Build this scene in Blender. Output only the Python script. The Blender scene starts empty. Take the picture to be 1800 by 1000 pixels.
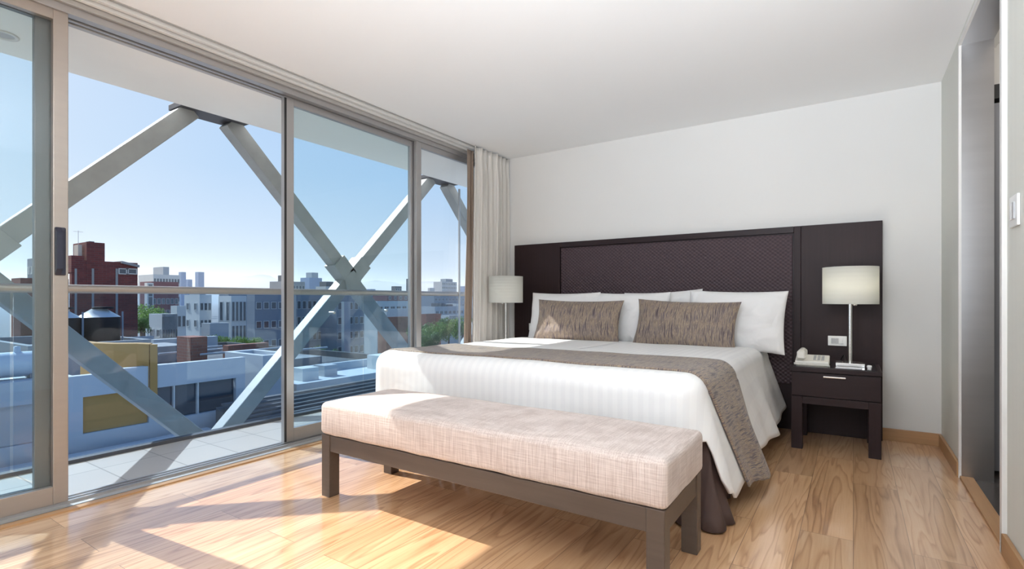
import bpy, bmesh, math, random
from mathutils import Vector, Matrix, noise
random.seed(7)
scn = bpy.context.scene
COL = scn.collection
PI = math.pi

# ------------------------------------------------------------------ helpers
def wloc(o):
    v = Vector((0, 0, 0))
    while o is not None:
        v += o.location
        o = o.parent
    return v

class MB:
    """collects shapes (world coordinates) and links them as ONE mesh object"""
    def __init__(self):
        self.bm = bmesh.new()
        self.uv = self.bm.loops.layers.uv.new('UVMap')
    def verts_faces(self, vs, fs, uvs=None, smooth=False):
        bv = [self.bm.verts.new(v) for v in vs]
        for f in fs:
            try:
                face = self.bm.faces.new([bv[i] for i in f])
            except ValueError:
                continue
            face.smooth = smooth
            if uvs:
                for l, i in zip(face.loops, f):
                    l[self.uv].uv = uvs[i]
        return bv
    def box(self, x0, x1, y0, y1, z0, z1, bev=0, rot=None, at=None, seg=2):
        if x0 > x1: x0, x1 = x1, x0
        if y0 > y1: y0, y1 = y1, y0
        if z0 > z1: z0, z1 = z1, z0
        vs = [(x, y, z) for x in (x0, x1) for y in (y0, y1) for z in (z0, z1)]
        fs = [(0, 1, 3, 2), (4, 6, 7, 5), (0, 4, 5, 1), (2, 3, 7, 6), (0, 2, 6, 4), (1, 5, 7, 3)]
        tmp = bmesh.new()
        bv = [tmp.verts.new(v) for v in vs]
        for f in fs: tmp.faces.new([bv[i] for i in f])
        if bev:
            bmesh.ops.bevel(tmp, geom=list(tmp.edges), offset=bev, segments=seg, profile=.5, affect='EDGES')
        self.merge(tmp, rot, at)
        return self
    def merge(self, tmp, rot=None, at=None, smooth=None):
        tmp.verts.index_update()
        vs = []
        for v in tmp.verts:
            c = v.co.copy()
            if rot is not None:
                p = Vector(at) if at is not None else Vector((0, 0, 0))
                c = rot @ (c - p) + p
            vs.append(c)
        fs = [[v.index for v in f.verts] for f in tmp.faces]
        sm = [f.smooth for f in tmp.faces]
        bv = [self.bm.verts.new(v) for v in vs]
        for f, s in zip(fs, sm):
            try:
                nf = self.bm.faces.new([bv[i] for i in f]); nf.smooth = s if smooth is None else smooth
            except ValueError: pass
        tmp.free()
    def bar(self, p0, p1, w, h, up=(1, 0, 0), bev=0):
        """box-section bar from p0 to p1; w measured along `up`, h across"""
        p0, p1 = Vector(p0), Vector(p1)
        d = (p1 - p0).normalized(); u = Vector(up); u = (u - d * u.dot(d)).normalized(); s = d.cross(u)
        tmp = bmesh.new(); vs = []
        for p in (p0, p1):
            for a, b in ((-1, -1), (1, -1), (1, 1), (-1, 1)):
                vs.append(tmp.verts.new(p + u * a * w / 2 + s * b * h / 2))
        for f in ((3, 2, 1, 0), (4, 5, 6, 7), (0, 1, 5, 4), (1, 2, 6, 5), (2, 3, 7, 6), (3, 0, 4, 7)):
            tmp.faces.new([vs[i] for i in f])
        bmesh.ops.recalc_face_normals(tmp, faces=list(tmp.faces))
        if bev: bmesh.ops.bevel(tmp, geom=list(tmp.edges), offset=bev, segments=2, profile=.5, affect='EDGES')
        self.merge(tmp)
        return self
    def tube(self, pts, r, n=12, caps=True):
        pts = [Vector(p) for p in pts]; vs = []; fs = []
        u = None
        for i, p in enumerate(pts):
            d = (pts[min(i + 1, len(pts) - 1)] - pts[max(i - 1, 0)]).normalized()
            if u is None: u = d.orthogonal().normalized()
            u = (u - d * u.dot(d)).normalized(); s = d.cross(u)
            rr = r[i] if isinstance(r, (list, tuple)) else r
            for k in range(n):
                a = 2 * PI * k / n
                vs.append(p + (u * math.cos(a) + s * math.sin(a)) * rr)
        for i in range(len(pts) - 1):
            for k in range(n):
                fs.append((i * n + k, i * n + (k + 1) % n, (i + 1) * n + (k + 1) % n, (i + 1) * n + k))
        self.verts_faces(vs, fs, smooth=True)
        if caps:
            m = len(pts) - 1
            self.verts_faces([vs[k] for k in range(n)], [tuple(range(n - 1, -1, -1))])
            self.verts_faces([vs[m * n + k] for k in range(n)], [tuple(range(n))])
        return self
    def lathe(self, prof, c, n=32, smooth=True):
        vs = []; fs = []
        for r, z in prof:
            for k in range(n):
                a = 2 * PI * k / n
                vs.append((c[0] + r * math.cos(a), c[1] + r * math.sin(a), c[2] + z))
        for i in range(len(prof) - 1):
            for k in range(n):
                fs.append((i * n + k, i * n + (k + 1) % n, (i + 1) * n + (k + 1) % n, (i + 1) * n + k))
        self.verts_faces(vs, fs, smooth=smooth)
        return self
    def prism(self, outline, axis, a0, a1):
        """outline = list of 2-D points; extruded along axis 'x','y' or 'z' between a0 and a1"""
        n = len(outline)
        def P(p, a):
            if axis == 'x': return (a, p[0], p[1])
            if axis == 'y': return (p[0], a, p[1])
            return (p[0], p[1], a)
        vs = [P(p, a0) for p in outline] + [P(p, a1) for p in outline]
        fs = [tuple(range(n)), tuple(range(2 * n - 1, n - 1, -1))]
        for i in range(n):
            j = (i + 1) % n
            fs.append((i, i + n, j + n, j))
        tmp = bmesh.new(); bv = [tmp.verts.new(v) for v in vs]
        for f in fs: tmp.faces.new([bv[i] for i in f])
        bmesh.ops.recalc_face_normals(tmp, faces=list(tmp.faces))
        self.merge(tmp)
        return self
    def grid(self, rows, uvs=None, smooth=True, close=False):
        m = len(rows); n = len(rows[0])
        vs = [p for r in rows for p in r]
        u = [p for r in uvs for p in r] if uvs else None
        fs = []
        for i in range(m - 1):
            for k in range(n - 1 + (1 if close else 0)):
                fs.append((i * n + k, i * n + (k + 1) % n, (i + 1) * n + (k + 1) % n, (i + 1) * n + k))
        self.verts_faces(vs, fs, u, smooth)
        return self
    def build(self, name, mat, parent=None, origin=None, recalc=False):
        if recalc: bmesh.ops.recalc_face_normals(self.bm, faces=list(self.bm.faces))
        off = wloc(parent) if parent is not None else Vector(origin) if origin is not None else Vector((0, 0, 0))
        for v in self.bm.verts: v.co -= off
        me = bpy.data.meshes.new(name); self.bm.to_mesh(me); self.bm.free()
        me.materials.append(mat)
        o = bpy.data.objects.new(name, me); COL.objects.link(o)
        if parent is not None: o.parent = parent
        else: o.location = off
        return o

def tag(o, label, cat, group=None, kind=None):
    o['label'] = label; o['category'] = cat
    if group: o['group'] = group
    if kind: o['kind'] = kind
    return o

def thing(name, loc, label, cat, group=None, kind=None):
    o = bpy.data.objects.new(name, None); COL.objects.link(o); o.location = loc
    o.empty_display_size = .1
    return tag(o, label, cat, group, kind)

def copy_tree(o, parent=None):
    c = o.copy(); COL.objects.link(c)
    if parent is not None: c.parent = parent
    for ch in list(o.children): copy_tree(ch, c)
    return c

# ------------------------------------------------------------------ materials
def new_mat(name):
    m = bpy.data.materials.new(name); m.use_nodes = True
    nt = m.node_tree; b = nt.nodes['Principled BSDF']
    return m, nt, b

def N(nt, t, **kw):
    n = nt.nodes.new(t)
    for k, v in kw.items():
        if k in n.inputs.keys(): n.inputs[k].default_value = v
        else: setattr(n, k, v)
    return n

def c4(c): return (c[0], c[1], c[2], 1)

def mat(name, col, rough=.6, metal=0, spec=.5, var=.06, vscale=6, bump=0, bscale=200, stretch=(1, 1, 1), trans=0):
    m, nt, b = new_mat(name)
    b.inputs['Roughness'].default_value = rough; b.inputs['Metallic'].default_value = metal
    b.inputs['Specular IOR Level'].default_value = spec
    tc = N(nt, 'ShaderNodeTexCoord'); mp = N(nt, 'ShaderNodeMapping'); mp.inputs['Scale'].default_value = stretch
    nt.links.new(tc.outputs['Object'], mp.inputs['Vector'])
    nz = N(nt, 'ShaderNodeTexNoise', Scale=vscale, Detail=4)
    nt.links.new(mp.outputs[0], nz.inputs['Vector'])
    mr = N(nt, 'ShaderNodeMix', data_type='RGBA')
    mr.inputs[6].default_value = c4([max(0, x * (1 - var)) for x in col]); mr.inputs[7].default_value = c4([x * (1 + var) for x in col])
    nt.links.new(nz.outputs['Fac'], mr.inputs[0]); nt.links.new(mr.outputs[2], b.inputs['Base Color'])
    if bump:
        nb = N(nt, 'ShaderNodeTexNoise', Scale=bscale, Detail=3)
        nt.links.new(mp.outputs[0], nb.inputs['Vector'])
        bp = N(nt, 'ShaderNodeBump', Strength=bump, Distance=.004)
        nt.links.new(nb.outputs['Fac'], bp.inputs['Height']); nt.links.new(bp.outputs[0], b.inputs['Normal'])
    if trans: b.inputs['Transmission Weight'].default_value = trans
    return m

def glass_mat(name, tint, refl=1.0, ior=1.45):
    m = bpy.data.materials.new(name); m.use_nodes = True; nt = m.node_tree
    for n in list(nt.nodes): nt.nodes.remove(n)
    out = N(nt, 'ShaderNodeOutputMaterial'); mx = N(nt, 'ShaderNodeMixShader')
    tr = N(nt, 'ShaderNodeBsdfTransparent', Color=c4(tint)); gl = N(nt, 'ShaderNodeBsdfGlossy', Roughness=.0)
    gl.inputs['Color'].default_value = (refl, refl, refl, 1)
    fr = N(nt, 'ShaderNodeFresnel', IOR=ior)
    gm = N(nt, 'ShaderNodeNewGeometry'); iv = N(nt, 'ShaderNodeMath', operation='SUBTRACT'); iv.inputs[0].default_value = 1
    nt.links.new(gm.outputs['Backfacing'], iv.inputs[1])
    mu = N(nt, 'ShaderNodeMath', operation='MULTIPLY'); nt.links.new(fr.outputs[0], mu.inputs[0]); nt.links.new(iv.outputs[0], mu.inputs[1])
    nt.links.new(mu.outputs[0], mx.inputs[0]); nt.links.new(tr.outputs[0], mx.inputs[1]); nt.links.new(gl.outputs[0], mx.inputs[2])
    nt.links.new(mx.outputs[0], out.inputs['Surface'])
    return m

def oak_mat(name, along='y', rough=.32, tone=1.0):
    m, nt, b = new_mat(name); L = nt.links.new
    tc = N(nt, 'ShaderNodeTexCoord'); sp = N(nt, 'ShaderNodeSeparateXYZ'); L(tc.outputs['Object'], sp.inputs[0])
    cb = N(nt, 'ShaderNodeCombineXYZ')
    if along == 'y': L(sp.outputs['Y'], cb.inputs[0]); L(sp.outputs['X'], cb.inputs[1])
    else: L(sp.outputs['X'], cb.inputs[0]); L(sp.outputs['Y'], cb.inputs[1])
    if along != 'y' : pass
    br = N(nt, 'ShaderNodeTexBrick', offset=.37, offset_frequency=2)
    br.inputs['Color1'].default_value = (0, 0, 0, 1); br.inputs['Color2'].default_value = (1, 1, 1, 1)
    br.inputs['Mortar'].default_value = (.5, .5, .5, 1)
    br.inputs['Scale'].default_value = 1; br.inputs['Mortar Size'].default_value = .0012
    br.inputs['Mortar Smooth'].default_value = .1; br.inputs['Bias'].default_value = 0
    br.inputs['Brick Width'].default_value = 1.28; br.inputs['Row Height'].default_value = .192
    L(cb.outputs[0], br.inputs['Vector'])
    # per-board offset into the grain noise
    ml = N(nt, 'ShaderNodeMath', operation='MULTIPLY'); ml.inputs[1].default_value = 37.0
    L(br.outputs['Color'], ml.inputs[0])
    mp = N(nt, 'ShaderNodeMapping'); mp.inputs['Scale'].default_value = (.42, 5.0, 1); L(cb.outputs[0], mp.inputs['Vector'])
    ad = N(nt, 'ShaderNodeVectorMath', operation='ADD'); cz = N(nt, 'ShaderNodeCombineXYZ')
    L(ml.outputs[0], cz.inputs[2]); L(mp.outputs[0], ad.inputs[0]); L(cz.outputs[0], ad.inputs[1])
    nz = N(nt, 'ShaderNodeTexNoise', Scale=1.6, Detail=2.5, Roughness=.5, Distortion=.35); L(ad.outputs[0], nz.inputs['Vector'])
    m2 = N(nt, 'ShaderNodeMath', operation='MULTIPLY'); m2.inputs[1].default_value = 11.0; L(nz.outputs['Fac'], m2.inputs[0])
    fr = N(nt, 'ShaderNodeMath', operation='FRACT'); L(m2.outputs[0], fr.inputs[0])
    rings = N(nt, 'ShaderNodeValToRGB'); cr = rings.color_ramp
    cr.elements[0].position = 0; cr.elements[0].color = (.25, .25, .25, 1)
    cr.elements[1].position = 1; cr.elements[1].color = (.35, .35, .35, 1)
    e = cr.elements.new(.18); e.color = (.85, .85, .85, 1); e = cr.elements.new(.75); e.color = (.7, .7, .7, 1)
    L(fr.outputs[0], rings.inputs[0])
    # fine fibre
    mp2 = N(nt, 'ShaderNodeMapping'); mp2.inputs['Scale'].default_value = (5, 130, 1); L(cb.outputs[0], mp2.inputs['Vector'])
    nf = N(nt, 'ShaderNodeTexNoise', Scale=1.0, Detail=4, Roughness=.6); L(mp2.outputs[0], nf.inputs['Vector'])
    nl = N(nt, 'ShaderNodeTexNoise', Scale=1.3, Detail=3); L(ad.outputs[0], nl.inputs['Vector'])
    mixa = N(nt, 'ShaderNodeMix', data_type='RGBA'); mixa.inputs[0].default_value = .38
    L(rings.outputs[0], mixa.inputs[6]); L(nf.outputs['Fac'], mixa.inputs[7])
    mixb = N(nt, 'ShaderNodeMix', data_type='RGBA'); mixb.inputs[0].default_value = .40
    L(mixa.outputs[2], mixb.inputs[6]); L(nl.outputs['Fac'], mixb.inputs[7])
    ramp = N(nt, 'ShaderNodeValToRGB'); cr = ramp.color_ramp
    cols = [(.28, (.225, .105, .045)), (.45, (.420, .232, .115)), (.60, (.550, .332, .180)), (.76, (.640, .420, .250))]
    cr.elements[0].position = cols[0][0]; cr.elements[0].color = c4([x * tone for x in cols[0][1]])
    cr.elements[1].position = cols[-1][0]; cr.elements[1].color = c4([x * tone for x in cols[-1][1]])
    for p, c in cols[1:-1]:
        e = cr.elements.new(p); e.color = c4([x * tone for x in c])
    L(mixb.outputs[2], ramp.inputs[0])
    # board to board tone and dark joints
    tn = N(nt, 'ShaderNodeMix', data_type='RGBA', blend_type='MULTIPLY'); tn.inputs[0].default_value = 1
    tr = N(nt, 'ShaderNodeMapRange'); tr.inputs['To Min'].default_value = .86; tr.inputs['To Max'].default_value = 1.1
    L(br.outputs['Color'], tr.inputs['Value']); L(ramp.outputs[0], tn.inputs[6])
    cc = N(nt, 'ShaderNodeCombineColor'); [L(tr.outputs[0], cc.inputs[i]) for i in range(3)]
    L(cc.outputs[0], tn.inputs[7])
    jt = N(nt, 'ShaderNodeMix', data_type='RGBA'); jt.inputs[7].default_value = (.10, .045, .02, 1)
    jf = N(nt, 'ShaderNodeMath', operation='MULTIPLY'); jf.inputs[1].default_value = .7; L(br.outputs['Fac'], jf.inputs[0])
    L(jf.outputs[0], jt.inputs[0]); L(tn.outputs[2], jt.inputs[6]); L(jt.outputs[2], b.inputs['Base Color'])
    b.inputs['Roughness'].default_value = rough; b.inputs['Coat Weight'].default_value = 1; b.inputs['Coat IOR'].default_value = 2.1; b.inputs['Coat Roughness'].default_value = .13
    bp = N(nt, 'ShaderNodeBump', Strength=.06, Distance=.002); L(nf.outputs['Fac'], bp.inputs['Height']); L(bp.outputs[0], b.inputs['Normal'])
    return m

def wood_dark(name, col, rough=.42, axis=2, spec=.5):
    sc = [60, 60, 60]; sc[axis] = 2.5
    return mat(name, col, rough, spec=spec, var=.22, vscale=1.0, stretch=tuple(sc), bump=.05, bscale=3)

def stripe_mat(name, horiz=False):
    """taupe fabric with fine broken stripes in purple, sand and ochre; stripes run along V of the UV map"""
    m, nt, b = new_mat(name); L = nt.links.new
    uv = N(nt, 'ShaderNodeUVMap')
    mp = N(nt, 'ShaderNodeMapping'); mp.inputs['Scale'].default_value = (105, 7, 1); L(uv.outputs[0], mp.inputs['Vector'])
    nz = N(nt, 'ShaderNodeTexNoise', Scale=1, Detail=2, Roughness=.55); L(mp.outputs[0], nz.inputs['Vector'])
    ramp = N(nt, 'ShaderNodeValToRGB'); cr = ramp.color_ramp; cr.interpolation = 'LINEAR'
    st = [(.34, (.045, .030, .042)), (.42, (.140, .105, .105)), (.47, (.310, .240, .185)), (.515, (.150, .105, .080)), (.56, (.400, .305, .200)), (.64, (.085, .066, .095))]
    cr.elements[0].position = st[0][0]; cr.elements[0].color = c4(st[0][1]); cr.elements[1].position = st[-1][0]; cr.elements[1].color = c4(st[-1][1])
    for p, c in st[1:-1]:
        e = cr.elements.new(p); e.color = c4(c)
    L(nz.outputs['Fac'], ramp.inputs[0])
    mp2 = N(nt, 'ShaderNodeMapping'); mp2.inputs['Scale'].default_value = (34, 2.2, 1); L(uv.outputs[0], mp2.inputs['Vector'])
    n2 = N(nt, 'ShaderNodeTexNoise', Scale=1, Detail=1); L(mp2.outputs[0], n2.inputs['Vector'])
    mx = N(nt, 'ShaderNodeMix', data_type='RGBA', blend_type='OVERLAY'); mx.inputs[0].default_value = .45
    L(ramp.outputs[0], mx.inputs[6]); L(n2.outputs['Color'], mx.inputs[7])
    hs = N(nt, 'ShaderNodeMix', data_type='RGBA'); hs.inputs[0].default_value = .15
    gr = N(nt, 'ShaderNodeMix', data_type='RGBA', blend_type='MULTIPLY'); 
    L(ramp.outputs[0], hs.inputs[6]); 
    cg = N(nt, 'ShaderNodeMix', data_type='RGBA'); cg.inputs[6].default_value = (.115, .085, .080, 1); cg.inputs[7].default_value = (.26, .20, .155, 1)
    L(n2.outputs['Fac'], cg.inputs[0]); L(cg.outputs[2], hs.inputs[7]); L(hs.outputs[2], b.inputs['Base Color'])
    b.inputs['Roughness'].default_value = .62; b.inputs['Sheen Weight'].default_value = .2
    bp = N(nt, 'ShaderNodeBump', Strength=.25, Distance=.002); L(nz.outputs['Fac'], bp.inputs['Height']); L(bp.outputs[0], b.inputs['Normal'])
    return m

def weave_mat(name, c1, c2, sx, sz, strength=.5, rough=.6, jitter=.4):
    """basket weave in object X/Z"""
    m, nt, b = new_mat(name); L = nt.links.new
    tc = N(nt, 'ShaderNodeTexCoord'); sp = N(nt, 'ShaderNodeSeparateXYZ'); L(tc.outputs['Object'], sp.inputs[0])
    def sn(out, k):
        a = N(nt, 'ShaderNodeMath', operation='MULTIPLY'); a.inputs[1].default_value = k; L(out, a.inputs[0])
        s = N(nt, 'ShaderNodeMath', operation='SINE'); L(a.outputs[0], s.inputs[0]); return s
    s1, s2 = sn(sp.outputs['X'], sx), sn(sp.outputs['Z'], sz)
    pr = N(nt, 'ShaderNodeMath', operation='MULTIPLY'); L(s1.outputs[0], pr.inputs[0]); L(s2.outputs[0], pr.inputs[1])
    mr = N(nt, 'ShaderNodeMapRange'); mr.inputs['From Min'].default_value = -1; L(pr.outputs[0], mr.inputs['Value'])
    mx = N(nt, 'ShaderNodeMix', data_type='RGBA'); mx.inputs[6].default_value = c4(c1); mx.inputs[7].default_value = c4(c2)
    L(mr.outputs[0], mx.inputs[0]); L(mx.outputs[2], b.inputs['Base Color'])
    b.inputs['Roughness'].default_value = rough
    bp = N(nt, 'ShaderNodeBump', Strength=strength, Distance=.006); L(mr.outputs[0], bp.inputs['Height']); L(bp.outputs[0], b.inputs['Normal'])
    return m

def linen_mat(name, c1, c2, sc=260, rough=.8):
    """slubby cross-woven linen"""
    m, nt, b = new_mat(name); L = nt.links.new
    tc = N(nt, 'ShaderNodeTexCoord')
    fac = None; outs = []
    for s in ((sc, sc, 9), (9, 9, sc), (sc, 9, 9)):
        mp = N(nt, 'ShaderNodeMapping'); mp.inputs['Scale'].default_value = s; L(tc.outputs['Object'], mp.inputs['Vector'])
        nz = N(nt, 'ShaderNodeTexNoise', Scale=1, Detail=2); L(mp.outputs[0], nz.inputs['Vector']); outs.append(nz.outputs['Fac'])
    a = N(nt, 'ShaderNodeMath', operation='ADD'); L(outs[0], a.inputs[0]); L(outs[1], a.inputs[1])
    a2 = N(nt, 'ShaderNodeMath', operation='ADD'); L(a.outputs[0], a2.inputs[0]); L(outs[2], a2.inputs[1])
    mr = N(nt, 'ShaderNodeMapRange'); mr.inputs['From Min'].default_value = 1.2; mr.inputs['From Max'].default_value = 1.8; L(a2.outputs[0], mr.inputs['Value'])
    mx = N(nt, 'ShaderNodeMix', data_type='RGBA'); mx.inputs[6].default_value = c4(c1); mx.inputs[7].default_value = c4(c2)
    L(mr.outputs[0], mx.inputs[0]); L(mx.outputs[2], b.inputs['Base Color'])
    b.inputs['Roughness'].default_value = rough; b.inputs['Sheen Weight'].default_value = .15
    bp = N(nt, 'ShaderNodeBump', Strength=.2, Distance=.003); L(mr.outputs[0], bp.inputs['Height']); L(bp.outputs[0], b.inputs['Normal'])
    return m

def brick_mat(name, c1, c2, mortar, scale=1.0):
    m, nt, b = new_mat(name); L = nt.links.new
    tc = N(nt, 'ShaderNodeTexCoord'); sp = N(nt, 'ShaderNodeSeparateXYZ'); L(tc.outputs['Object'], sp.inputs[0])
    ad = N(nt, 'ShaderNodeMath', operation='ADD'); L(sp.outputs['X'], ad.inputs[0]); L(sp.outputs['Y'], ad.inputs[1])
    cb = N(nt, 'ShaderNodeCombineXYZ'); L(ad.outputs[0], cb.inputs[0]); L(sp.outputs['Z'], cb.inputs[1])
    br = N(nt, 'ShaderNodeTexBrick'); L(cb.outputs[0], br.inputs['Vector'])
    br.inputs['Color1'].default_value = c4(c1); br.inputs['Color2'].default_value = c4(c2); br.inputs['Mortar'].default_value = c4(mortar)
    br.inputs['Scale'].default_value = scale; br.inputs['Brick Width'].default_value = .5; br.inputs['Row Height'].default_value = .16
    br.inputs['Mortar Size'].default_value = .012
    nz = N(nt, 'ShaderNodeTexNoise', Scale=.5, Detail=6); L(tc.outputs['Object'], nz.inputs['Vector'])
    mr = N(nt, 'ShaderNodeMapRange'); mr.inputs['To Min'].default_value = .7; mr.inputs['To Max'].default_value = 1.35; L(nz.outputs['Fac'], mr.inputs['Value'])
    vm = N(nt, 'ShaderNodeVectorMath', operation='SCALE'); L(br.outputs['Color'], vm.inputs[0]); L(mr.outputs[0], vm.inputs['Scale'])
    L(vm.outputs[0], b.inputs['Base Color']); b.inputs['Roughness'].default_value = .85
    return m

def tile_mat(name, c1, c2, grout, w, h, rough=.5, offset=0):
    m, nt, b = new_mat(name); L = nt.links.new
    tc = N(nt, 'ShaderNodeTexCoord'); mp = N(nt, 'ShaderNodeMapping'); mp.inputs['Location'].default_value = (.0, .03, 0)
    L(tc.outputs['Object'], mp.inputs['Vector'])
    br = N(nt, 'ShaderNodeTexBrick', offset=offset); L(mp.outputs[0], br.inputs['Vector'])
    br.inputs['Color1'].default_value = c4(c1); br.inputs['Color2'].default_value = c4(c2); br.inputs['Mortar'].default_value = c4(grout)
    br.inputs['Scale'].default_value = 1; br.inputs['Brick Width'].default_value = w; br.inputs['Row Height'].default_value = h; br.inputs['Mortar Size'].default_value = .004
    L(br.outputs['Color'], b.inputs['Base Color']); b.inputs['Roughness'].default_value = rough
    return m

M = {}
M['wall'] = mat('warm_white_plaster', (.70, .685, .665), .9, var=.012, vscale=2, bump=.04, bscale=260)
M['wall_r'] = mat('vinyl_wallcovering', (.66, .66, .61), .75, var=.03, vscale=1, stretch=(30, 30, .6), bump=.03, bscale=10)
M['ceil'] = mat('white_ceiling_paint', (.86, .855, .85), .95, var=.01, vscale=2)
M['oak'] = oak_mat('oak_laminate', 'y', .30, 1.26)
M['oakx'] = wood_dark('oak_trim', (.42, .235, .11), .4, axis=0)
M['oaky'] = wood_dark('oak_trim_long', (.42, .235, .11), .4, axis=1)
M['alu'] = mat('brushed_aluminium', (.43, .385, .35), .38, metal=.75, var=.05, vscale=1, stretch=(3, 3, 40))
M['alu_cool'] = mat('anodised_aluminium', (.43, .42, .42), .38, metal=.75, var=.05, vscale=1, stretch=(40, 3, 3))
M['alu_dark'] = mat('dark_anodised_aluminium', (.16, .18, .185), .4, metal=.6, var=.05)
M['track'] = mat('track_aluminium', (.50, .485, .47), .42, metal=.6, var=.04)
M['gasket'] = mat('black_gasket', (.02, .02, .022), .6)
M['glass_open'] = glass_mat('clear_pane_glass', (.975, .985, .99))
M['glass_tint'] = glass_mat('tinted_door_glass', (.88, .945, .96))
M['glass_rail'] = glass_mat('balustrade_glass', (.74, .84, .93), ior=1.5)
M['handle'] = mat('dark_blue_plastic', (.022, .026, .05), .35)
M['steelpaint'] = mat('weathered_grey_steel_paint', (.30, .315, .315), .5, var=.18, vscale=9, bump=.05, bscale=40)
M['plate'] = mat('dark_steel_plate', (.07, .07, .08), .5)
M['inox'] = mat('brushed_stainless', (.52, .51, .51), .30, metal=1, var=.10, vscale=1, stretch=(2, 2, 14))
M['chrome'] = mat('satin_chrome', (.72, .71, .69), .22, metal=1, var=.02)
M['wenge'] = wood_dark('wenge_veneer', (.027, .0155, .0165), .45, axis=2, spec=.18)
M['wengex'] = wood_dark('wenge_veneer_horizontal', (.025, .0145, .016), .42, axis=0, spec=.22)
M['weave'] = weave_mat('woven_padded_panel', (.030, .016, .021), (.068, .038, .046), 2 * PI / .036, 2 * PI / .030, .7, .6)
M['benchwood'] = wood_dark('brown_bench_timber', (.085, .060, .046), .38, axis=0)
M['linen'] = linen_mat('beige_linen', (.46, .365, .325), (.66, .565, .52))
M['duvet'] = mat('white_cotton', (.80, .79, .785), .75, var=.01, bump=.05, bscale=400)
def cotton(name):
    m, nt, b = new_mat(name); L = nt.links.new
    b.inputs['Base Color'].default_value = (.80, .79, .785, 1); b.inputs['Roughness'].default_value = .75
    tc = N(nt, 'ShaderNodeTexCoord'); n1 = N(nt, 'ShaderNodeTexNoise', Scale=5, Detail=2, Distortion=1.2); L(tc.outputs['Object'], n1.inputs['Vector'])
    bp = N(nt, 'ShaderNodeBump', Strength=.35, Distance=.05); L(n1.outputs['Fac'], bp.inputs['Height']); L(bp.outputs[0], b.inputs['Normal'])
    return m
M['pillowcase'] = cotton('white_pillowcase_cotton')
M['sateen'] = None
M['skirt'] = mat('dark_brown_valance', (.085, .052, .045), .85, var=.1, bump=.1, bscale=300)
M['stripe'] = stripe_mat('taupe_striped_fabric')
M['curtain'] = mat('oatmeal_curtain', (.70, .665, .625), .85, var=.10, vscale=1, stretch=(5, 60, 1.2), bump=.05, bscale=30)
M['lining'] = mat('brown_curtain_lining', (.33, .255, .205), .85, var=.08, vscale=1, stretch=(5, 60, 1.2))
M['shade'] = None
M['plastic'] = mat('ivory_plastic', (.74, .72, .66), .35, var=.01)
M['wplastic'] = mat('white_plastic', (.80, .80, .79), .3, var=.01)
M['gplastic'] = mat('grey_plastic', (.45, .45, .46), .4, var=.01)
M['paper'] = mat('white_paper', (.82, .83, .86), .8, var=.01)
M['tabletop'] = mat('dark_glass_top', (.02, .016, .018), .07, spec=.8)
M['cord'] = mat('black_cable', (.015, .015, .015), .5)
M['darkfloor'] = mat('dark_stone_floor', (.06, .05, .045), .2, var=.3)
M['greydoor'] = mat('grey_painted_door', (.24, .245, .27), .4, var=.03)
M['balc_tile'] = tile_mat('beige_balcony_tile', (.43, .395, .36), (.40, .365, .335), (.24, .22, .20), .62, .31, .45)
M['soffit'] = mat('white_soffit', (.88, .875, .85), .85, var=.02)
M['white_metal'] = mat('white_painted_metal', (.72, .71, .69), .4)

def shade_mat():
    m, nt, b = new_mat('cream_lamp_shade'); L = nt.links.new
    b.inputs['Base Color'].default_value = (.82, .815, .775, 1); b.inputs['Roughness'].default_value = .9
    tr = N(nt, 'ShaderNodeBsdfTranslucent', Color=(.80, .795, .73, 1)); mx = N(nt, 'ShaderNodeMixShader', Fac=.45)
    tc = N(nt, 'ShaderNodeTexCoord'); sp = N(nt, 'ShaderNodeSeparateXYZ'); L(tc.outputs['Object'], sp.inputs[0])
    a = N(nt, 'ShaderNodeMath', operation='MULTIPLY'); a.inputs[1].default_value = 2 * PI / .028; L(sp.outputs['Z'], a.inputs[0])
    s = N(nt, 'ShaderNodeMath', operation='SINE'); L(a.outputs[0], s.inputs[0])
    bp = N(nt, 'ShaderNodeBump', Strength=.15, Distance=.003); L(s.outputs[0], bp.inputs['Height']); L(bp.outputs[0], b.inputs['Normal'])
    out = nt.nodes['Material Output']
    L(b.outputs[0], mx.inputs[1]); L(tr.outputs[0], mx.inputs[2]); L(mx.outputs[0], out.inputs['Surface'])
    return m
M['shade'] = shade_mat()

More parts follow.
